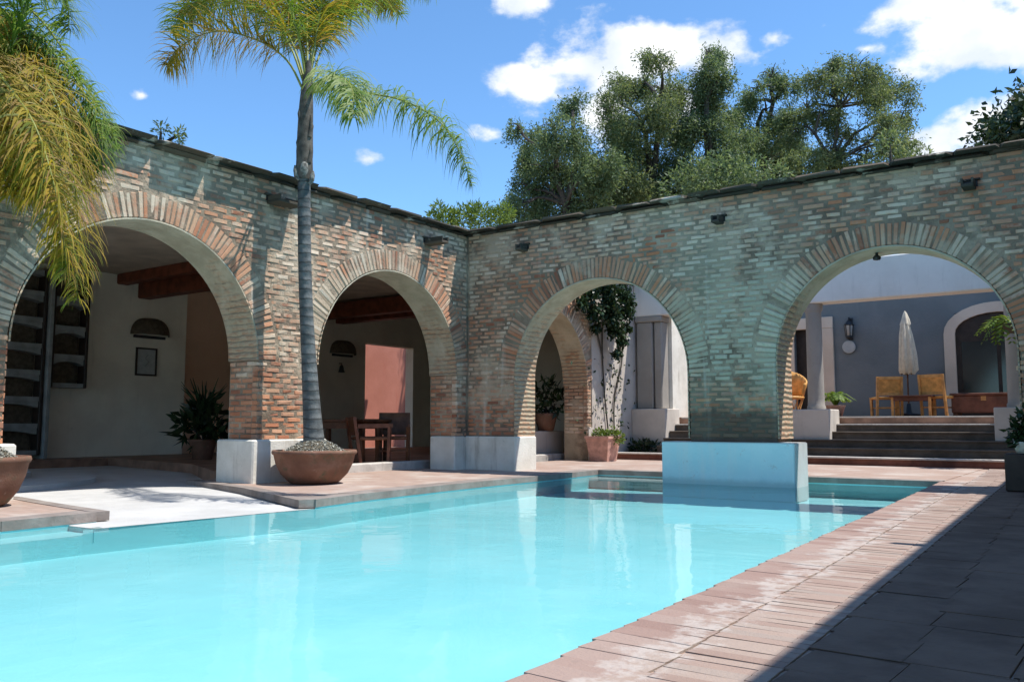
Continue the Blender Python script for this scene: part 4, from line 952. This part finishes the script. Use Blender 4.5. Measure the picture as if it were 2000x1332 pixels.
tree('pepper_tree', 'tallest dense tree in the middle behind the far wall', 1270, 31, [(1275, 360), (1260, 260), (1290, 200)], [(1278, 118, 30), (1255, 165, 50), (1300, 180, 52), (1212, 205, 42), (1262, 235, 68), (1200, 260, 40), (1310, 250, 58), (1250, 310, 74), (1300, 320, 70), (1215, 345, 56), (1195, 380, 50), (1260, 380, 70), (1330, 380, 60)], 'pepper2', GT, hang=.8)
tree('pepper_tree', 'slim tree crowding the right side of the tallest tree', 1390, 30, [(1385, 340), (1390, 250), (1380, 190)], [(1388, 112, 32), (1372, 150, 44), (1412, 165, 42), (1352, 200, 44), (1400, 215, 44), (1375, 260, 54), (1425, 265, 40), (1365, 320, 58), (1420, 330, 52), (1440, 380, 50), (1380, 380, 50)], 'pepper', GT, hang=.85)
tree('pepper_tree', 'thin airy tree between the two round crowned trees', 1490, 33, [(1490, 330), (1480, 240), (1510, 200)], [(1508, 150, 34), (1478, 180, 34), (1535, 170, 26), (1450, 215, 36), (1500, 225, 46), (1545, 230, 30), (1475, 280, 54), (1530, 290, 46), (1450, 330, 46), (1510, 340, 46), (1560, 300, 46), (1555, 350, 44), (1420, 290, 40)], 'pepper', GT, dens=1.1)
tree('pepper_tree', 'round crowned tree with visible forked trunk, rightmost behind the wall', 1612, 30, [(1618, 330), (1592, 262), (1668, 262), (1640, 210)], [(1628, 130, 36), (1672, 140, 44), (1715, 158, 40), (1752, 188, 32), (1590, 170, 36), (1640, 180, 46), (1700, 200, 46), (1572, 215, 36), (1768, 232, 24), (1740, 235, 34), (1615, 225, 34), (1778, 280, 18), (1745, 292, 24), (1560, 262, 30), (1600, 300, 30), (1700, 310, 26), (1660, 335, 30), (1565, 330, 36), (1620, 310, 44), (1650, 270, 34), (1715, 270, 34), (1740, 330, 26)], 'pepper2', GT, dens=.95, trunk_r=.13, hang=.7)
tree('broadleaf_tree', 'dark broad leaved tree peeping over the wall at the right edge', 2050, 20, [(2040, 280), (2000, 240), (2060, 180)], [(2004, 225, 20), (1975, 243, 13), (1995, 258, 20), (2045, 205, 42), (1950, 258, 8), (2080, 240, 55), (2030, 262, 28)], 'darkleaf', GT, leafL=.20, hang=.1, leafW=.5, trunk_r=.13, dens=.8)
def shrub(name, label, cat, base, blobs_w, mat, L=.2, Wd=.35, hang=.1, n=140, group=None, stem='bark2'):
    root = empty(name, base, label, cat, group); V = []; m = MB()
    for c, rr in blobs_w:
        c = Vector(c); m.tube(bez([(c.x * .15, c.y * .15, 0), c * .5, c], 6), [.025, .022, .02, .015, .01, .006], 5)
        k = int(n * rr * rr * 10) + 20; p = RNG.normal(size=(k, 3)); p /= np.linalg.norm(p, axis=1, keepdims=True); p *= rr * RNG.uniform(.3, 1, (k, 1)) ** .6
        d = p / rr + RNG.normal(size=(k, 3)) * .6; d[:, 2] += .3 - hang; V.append(leafquads(p + np.array(c), d, L, L * Wd))
    m.build('stem', M[stem], root); link('leaves', mesh_quads('leaves', np.concatenate(V), M[mat]), root); return root
b = at(920, 700, 24); o = b.copy(); o.z = -.6
def rel(px, py, D, o): return at(px, py, D) - o
shrub('roof_shrub', 'bright green bush showing over the corner of the two arcades', 'bush', o, [(rel(x, y, 24, o), r) for x, y, r in ((940, 425, .42), (905, 430, .42), (965, 430, .35), (985, 418, .3), (925, 410, .25), (880, 428, .35), (855, 408, .2), (870, 435, .3), (845, 425, .2))], 'lime', .14, .3, n=260)
b = at(1380, 700, 26); o = b.copy(); o.z = -.6
shrub('tall_shrub', 'light green bushes at the foot of the tallest trees', 'bush', o, [(rel(x, y, 26, o), r) for x, y, r in ((1360, 345, .7), (1400, 330, .6), (1430, 345, .7), (1470, 345, .7), (1330, 370, .7), (1510, 350, .6), (1390, 370, .9), (1450, 375, .8))], 'pepper', .16, .3, n=90, hang=.5)
for px, py, s_, lab in ((312, 300, .10, 'sprig of weeds rooted in the top of the left wall'), (1740, 300, .2, 'weeds growing on top of the far wall near its right end')):
    p = onX(px, py + 12, -.2) if px < 900 else onY(px, py + 16, .3); shrub('wall_weed', lab, 'weed', (p.x, p.y, 4.17), [((.0, 0, .12 + s_), s_), ((.18, .1, .1), s_ * .8), ((-.25, 0, .1), s_ * .7), ((.4, 0, .08), s_ * .6)], 'pepper2', .07, .3, n=500)

# ------------------------------------------------------------------ courtyard: vine, pots, terrace furniture
vr = empty('climbing_vine', (.05, 5.2, 0), 'dark leafy vine climbing the courtyard wall behind the arch and hanging from its top', 'vine'); vo = Vector(vr.location)
m = MB(); V = []
def wp(px, py, dx=.0): return onX(px, py, .05 + dx) - vo
m.tube(bez([wp(1190, 862), wp(1180, 760), wp(1176, 660), wp(1180, 590), wp(1190, 530)], 14), .018, 6); m.tube(bez([wp(1200, 862), wp(1200, 780), wp(1215, 700), wp(1212, 600)], 14), .018, 6)
m.tube(bez([wp(1178, 700), wp(1165, 640), wp(1160, 580)], 10), .018, 6); m.build('stem', M['bark2'], vr)
for (x, y, r, dx) in ((1150, 570, 26, .2), (1185, 560, 30, .3), (1215, 575, 28, .35), (1135, 590, 18, .2), (1190, 600, 34, .3), (1220, 610, 24, .35), (1160, 610, 24, .2), (1200, 640, 28, .3), (1215, 665, 18, .35), (1190, 620, 20, .3), (1222, 540, 24, .3), (1170, 540, 26, .3), (1205, 690, 14, .3), (1130, 555, 14, .2), (1165, 640, 14, .1), (1225, 640, 14, .3), (1232, 590, 16, .35)):
    c = np.array(wp(x, y, dx)); rr = r / FPX * 15.3; k = int(420 * (rr / .25) ** 2) + 12
    p = RNG.normal(size=(k, 3)); p /= np.linalg.norm(p, axis=1, keepdims=True); p *= rr * RNG.uniform(.2, 1.05, (k, 1)); p[:, 0] = np.maximum(p[:, 0], -.1)
    d = RNG.normal(size=(k, 3)); d[:, 2] -= 1.0; V.append(leafquads(p + c, d, .095, .06))
for i in range(140):        # thin creeper on the wall
    x, y = random.gauss(1195, 26), random.uniform(700, 865); c = np.array(wp(x, y, .02)); V.append(leafquads(c[None], RNG.normal(size=(1, 3)) + np.array([[.3, 0, -.6]]), .085, .05))
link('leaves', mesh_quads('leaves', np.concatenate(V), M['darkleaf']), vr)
q = Vector((.36, 4.15, 0)); pt = empty('square_planter', (q.x, q.y, 0), 'pinkish square clay planter with white flowers before the courtyard arch', 'planter')
m = MB(); v = [];
for z, s in ((0, .20), (.40, .255), (.47, .27), (.471, .285), (.52, .285), (.52, .235), (.44, .23)): v += [(-s, -s, z), (s, -s, z), (s, s, z), (-s, s, z)]
m.add(v, [(3, 2, 1, 0), (24, 25, 26, 27)] + [(4 * i + k, 4 * i + (k + 1) % 4, 4 * i + 4 + (k + 1) % 4, 4 * i + 4 + k) for i in range(6) for k in range(4)]); m.build('pot', M['pinkpot'], pt)
fl = shrub('flowering_plant', 'low plant with white flowers in the square planter', 'plant', (q.x, q.y, .44), [((.2, .05, .12), .14), ((-.12, 0, .1), .12), ((.3, .1, .06), .14), ((0, -.1, .12), .12)], 'lime', .07, .6, n=500)
m = MB()
for (x, y, z) in ((-.05, -.2, .18), (.3, .0, .2), (-.16, -.1, .14), (.36, .1, .12), (.22, -.1, .22)):
    for a in range(5): m.add([(x, y, z), (x + .04 * math.cos(a * 1.26), y + .04 * math.sin(a * 1.26), z + .02), (x + .045 * math.cos(a * 1.26 + .6), y + .045 * math.sin(a * 1.26 + .6), z + .012), (x + .035 * math.cos(a * 1.26 + 1.1), y + .035 * math.sin(a * 1.26 + 1.1), z + .02)], [(0, 1, 2, 3)])
m.build('flower', M['flower'], fl)
def dotplant(px, py, d, label, rr, mat='darkleaf', L=.3, name='potted_plant', zb=0, spikes=0):
    p = at(px, py, d); root = shrub(name, label, 'plant', (p.x, p.y, zb + .35), [((0, 0, .35), rr), ((rr * .6, rr * .3, .25), rr * .8), ((-rr * .6, -rr * .3, .25), rr * .8), ((0, 0, .35 + rr * .7), rr * .7)], mat, L, .3, n=60)
    if spikes:
        m = MB()
        for i in range(spikes):
            a = random.uniform(0, 6.28); m.tube(bez([(0, 0, .3), (.18 * math.cos(a), .18 * math.sin(a), .75), (.42 * math.cos(a), .42 * math.sin(a), random.uniform(.85, 1.2))], 6), [.03, .03, .028, .02, .012, .003], 5)
        m.build('spike_leaf', M[mat], root)
    MB().lathe([(0, -.35), (.17, -.35), (.25, -.02), (.27, .03), (.23, .03), (.22, -.05), (0, -.05)], n=24).build('pot', M['terracotta'], root)
    return root
d1_ = 16.4
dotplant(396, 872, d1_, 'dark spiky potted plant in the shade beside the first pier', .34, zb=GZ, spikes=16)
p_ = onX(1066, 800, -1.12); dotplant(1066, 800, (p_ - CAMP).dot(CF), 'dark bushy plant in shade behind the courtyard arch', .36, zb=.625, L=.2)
lw = empty('low_wall', (-.95, 3.2, 0), 'low rendered wall in shade inside the courtyard arch', 'wall'); MB().box(-.25, -.05, -2.0, 1.6, GZ + .003, .62, .01).build('body', M['plaster'], lw)
p_ = onY(1258, 858, 5.95); shrub('ground_plant', 'dark low plant at the foot of the pillar plinth', 'plant', (p_.x, 5.95, .155), [((0, 0, .12), .16), ((.2, 0, .08), .13), ((-.25, 0, .1), .14)], 'darkleaf', .12, .4, n=300)
# terrace
def tp(px, Y): return onY(px, 800, Y).x
def equipal(label, x, y, rz):
    o = empty('barrel_chair', (x, y, ZT), label, 'chair', None, rz); m = MB()
    for k in range(14):
        a = R(360 * k / 14); b = a + R(26)
        m.tube([(.30 * math.cos(a), .30 * math.sin(a), 0), (.25 * math.cos((a + b) / 2), .25 * math.sin((a + b) / 2), .2), (.32 * math.cos(b), .32 * math.sin(b), .42)], .014, 5)
    m.build('base_slats', M['honey'], o); MB().lathe([(0, .41), (.33, .41), (.35, .44), (.33, .47), (0, .475)], n=26).build('seat', M['leather'], o)
    v = []; f = []; N = 18
    for i, (r_, z) in enumerate(((.335, .46), (.38, .62), (.41, .8), (.42, .95))):
        for k in range(N + 1): t = R(-35 + 250 * k / N); hz = z + (.0 if i < 2 else (.16 * math.sin(math.pi * k / N) ** 2 - .10) * (i - 1)); v.append((r_ * math.cos(t), r_ * math.sin(t), hz))
    for i in range(3):
        for k in range(N): q = i * (N + 1) + k; f.append((q, q + 1, q + N + 2, q + N + 1))
    m = MB(); m.add(v, f, True); b_ = m.build('backrest', M['leather'], o); sd = b_.modifiers.new('thick', 'SOLIDIFY'); sd.thickness = .03
    return o
equipal('tan leather barrel chair beside the terrace column', tp(1541, 8.0), 8.0, R(20))
armchair('terrace_chair', 'honey wood terrace chair left of the folded parasol', (tp(1732, 8.9), 8.9, ZT), R(205), M['honey'], M['leather'], 'chairs on the terrace', .88, False)
armchair('terrace_chair', 'honey wood terrace chair right of the folded parasol', (tp(1835, 8.9), 8.9, ZT), R(165), M['honey'], M['leather'], 'chairs on the terrace', .90, False)
tx = tp(1785, 8.6); tt = empty('terrace_table', (tx, 8.6, ZT), 'low wooden table between the two terrace chairs', 'table')
m = MB()
for i in range(6): m.box(-.42, .42, -.36 + i * .12, -.36 + i * .12 + .108, .42, .455, .005); m.build('slat', M['redwood'], tt); m = MB()
for x in (-.37, .37):
    for y in (-.3, .3): MB().box(x - .025, x + .025, y - .025, y + .025, 0, .419).build('leg', M['honey'], tt)
m = MB(); m.box(-.38, .38, -.31, -.28, .34, .418); m.box(-.38, .38, .28, .31, .34, .418); m.build('apron', M['redwood'], tt)
PY = 9.3; px_ = onY(1771, 700, PY).x; zt = onY(1771, 607, PY).z; zb_ = onY(1771, 732, PY).z
ps = empty('parasol', (px_, PY, ZT), 'folded cream parasol standing against the blue grey wall', 'parasol')
MB().tube([(0, 0, 0), (0, 0, zt - ZT - .03)], .02, 8).build('pole', M['chairwood'], ps); MB().lathe([(0, 0), (.24, 0), (.24, .06), (.06, .09), (.04, .3), (0, .3)], n=24).build('base', M['iron'], ps)
def folded(prof, n=48, lobes=8, amp=.22):
    m = MB(); v = []; f = []
    for i, (r_, z) in enumerate(prof):
        for k in range(n):
            t = 2 * math.pi * k / n; q = KQ * r_ * (1 - amp + amp * abs(math.cos(t * lobes / 2 + .3)) * 2 * (.6 + .4 * math.sin(t + i))); v.append((q * math.cos(t), q * math.sin(t), z + .03 * math.cos(t * lobes / 2) ** 2 * (i == 0)))
    for i in range(len(prof) - 1):
        for k in range(n): j = (k + 1) % n; f.append((i * n + k, i * n + j, i * n + n + j, i * n + n + k))
    return m.add(v, f, True)
hh = zt - ZT; hb = zb_ - ZT; sp_ = hh - hb; KQ = .76
folded([(.21, hb), (.27, hb + .10), (.25, hb + .3 * sp_), (.185, hb + .62 * sp_), (.12, hb + .8 * sp_), (.05, hb + .95 * sp_)]).build('canopy', M['canvas'], ps)
folded([(.155, hh - .34), (.115, hh - .2), (.05, hh - .05), (.008, hh)], lobes=6, amp=.15).build('vent_cap', M['canvas'], ps)
lp = onY(1662, 645, YB); ln = empty('wall_lantern', (lp.x, YB, lp.z), 'black iron lantern on the blue grey wall', 'lantern')
m = MB(); m.box(-.05, .05, -.03, -.003, -.25, .30); m.tube([(0, -.03, .24), (0, -.16, .3), (0, -.2, .22)], .015, 6); m.build('bracket', M['iron'], ln)
MB().lathe([(0, .24), (.03, .22), (.12, .12), (.125, .10), (.0, .10)], (0, -.2, 0), 6).build('cap', M['iron'], ln); MB().lathe([(.10, .10), (.075, -.16), (0, -.16)], (0, -.2, 0), 6).build('pane', M['paper'], ln)
m = MB()
for k in range(6): a = k * math.pi / 3; m.bar((.105 * math.cos(a), -.2 + .105 * math.sin(a), .10), (.08 * math.cos(a), -.2 + .08 * math.sin(a), -.17), .018, .018)
m.lathe([(0, -.16), (.085, -.16), (.085, -.2), (.03, -.24), (0, -.26)], (0, -.2, 0), 6); m.build('cage', M['iron'], ln)
lp = onY(1659, 678, YB); sg = empty('wall_plate', (lp.x, YB, lp.z), 'pale shell shaped plate under the lantern', 'plate'); MB().lathe([(0, 0), (.06, -.0), (.12, .02), (.16, .05), (.15, .055), (0, .03)], n=24).build('dish', M['paper'], sg, rot=(R(90), 0, 0))
x_ = tp(1632, 7.3); dz = empty('terracotta_pot', (x_, 7.3, .93), 'small clay pot behind the plinth holding a bright green plant', 'planter'); MB().lathe([(0, 0), (.13, 0), (.19, .2), (.21, .24), (.17, .24), (.16, .18), (0, .18)], n=24).build('pot', M['pinkpot'], dz)
def fern(name, label, loc, n, L, mat='fern', up=.7):
    root = empty(name, loc, label, 'plant'); m = MB()
    for i in range(n):
        a = 6.283 * i / n + random.uniform(-.3, .3); e = L * random.uniform(.7, 1.1); c = [Vector((0, 0, 0)), Vector((math.cos(a) * e * .4, math.sin(a) * e * .4, e * up)), Vector((math.cos(a) * e, math.sin(a) * e, e * up * .55))]
        pts = bez(c, 16)
        for k in range(1, 16):
            tg = (pts[k] - pts[k - 1]).normalized(); s_ = tg.cross(Vector((0, 0, 1))).normalized(); l_ = e * .34 * math.sin(math.pi * k / 17)
            for q in (-1, 1):
                d = (s_ * q + tg * .5 + Vector((0, 0, -.15))).normalized(); p = pts[k]; m.add([p, p + d * l_ * .5 + tg * .02, p + d * l_, p + d * l_ * .5 - tg * .025], [(0, 1, 2, 3)])
        m.tube(pts, .006, 4, cap=False)
    m.build('fronds', M[mat], root); return root
fern('fern', 'bright green fern in the small clay pot on the terrace', (x_, 7.3, 1.12), 16, .42)
bx = onY(1925, 790, 9.2).x; bn = empty('wooden_chest', (bx, 9.2, ZT), 'red brown wooden chest in front of the dark arched door', 'chest')
m = MB(); m.box(-.62, .62, -.28, .28, .08, .44, .012); m.build('body', M['redwood'], bn); MB().box(-.65, .65, -.30, .30, .441, .50, .012).build('lid', M['redwood'], bn)
for x in (-.55, .55): MB().box(x - .05, x + .05, -.25, .25, 0, .079).build('foot', M['chairwood'], bn)
MB().box(-.05, .05, -.292, -.281, .34, .43).build('latch', M['honey'], bn)
FY = 5.55; hp = onY(1962, 640, FY); hb_ = empty('hanging_fern', (hp.x + .12, FY, hp.z + .05), 'bright hanging fern in front of the dark arched door', 'plant')
m = MB()
for i in range(22):
    a = random.uniform(0, 6.283); e = random.uniform(.4, .62); pts = bez([(0, 0, 0), (math.cos(a) * e * .5, math.sin(a) * e * .5, .12), (math.cos(a) * e, math.sin(a) * e, random.uniform(-.32, -.02))], 12)
    for k in range(1, 12):
        tg = (pts[k] - pts[k - 1]).normalized(); s_ = tg.cross(Vector((0, 0, 1))).normalized(); l_ = .17 * math.sin(math.pi * k / 13)
        for q in (-1, 1): d = (s_ * q + tg * .6).normalized(); p = pts[k]; m.add([p, p + d * l_ * .5 + tg * .02, p + d * l_, p + d * l_ * .5 - tg * .03], [(0, 1, 2, 3)])
m.build('fronds', M['fern'], hb_); MB().lathe([(0, -.16), (.1, -.14), (.17, 0), (.15, .01), (0, -.02)], n=20).build('basket', M['clay'], hb_)
m = MB(); m.tube([(0, 0, 0), (0, 0, .75)], .006, 5); m.build('cord', M['iron'], hb_); m = MB(); m.tube([(0, 0, .75), (0, .3, .80), (0, YT - .22 - FY, .72)], .015, 6); m.build('bracket', M['iron'], hb_)
# leafy plant and pot at the right edge of the frame
rp = onY(2001, 885, -.32); sb = empty('shade_dark_block', (rp.x, -.32, 0), 'added block coloured dark as shade at the right edge carrying the white pot', 'block')
MB().box(-.19, .19, -.17, .17, 0, rp.z, .015).build('block_body', M['dark'], sb)  # made-up stand; its near-black colour stands in for the deep shade here
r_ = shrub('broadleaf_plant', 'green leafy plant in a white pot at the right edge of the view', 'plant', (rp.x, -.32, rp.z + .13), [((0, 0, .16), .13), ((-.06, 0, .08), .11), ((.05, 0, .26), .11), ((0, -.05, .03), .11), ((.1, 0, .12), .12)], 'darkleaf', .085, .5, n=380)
MB().lathe([(0, -.1295), (.08, -.1295), (.11, -.02), (.12, 0), (.10, 0), (.095, -.02), (0, -.02)], n=24).build('pot', M['white'], r_)
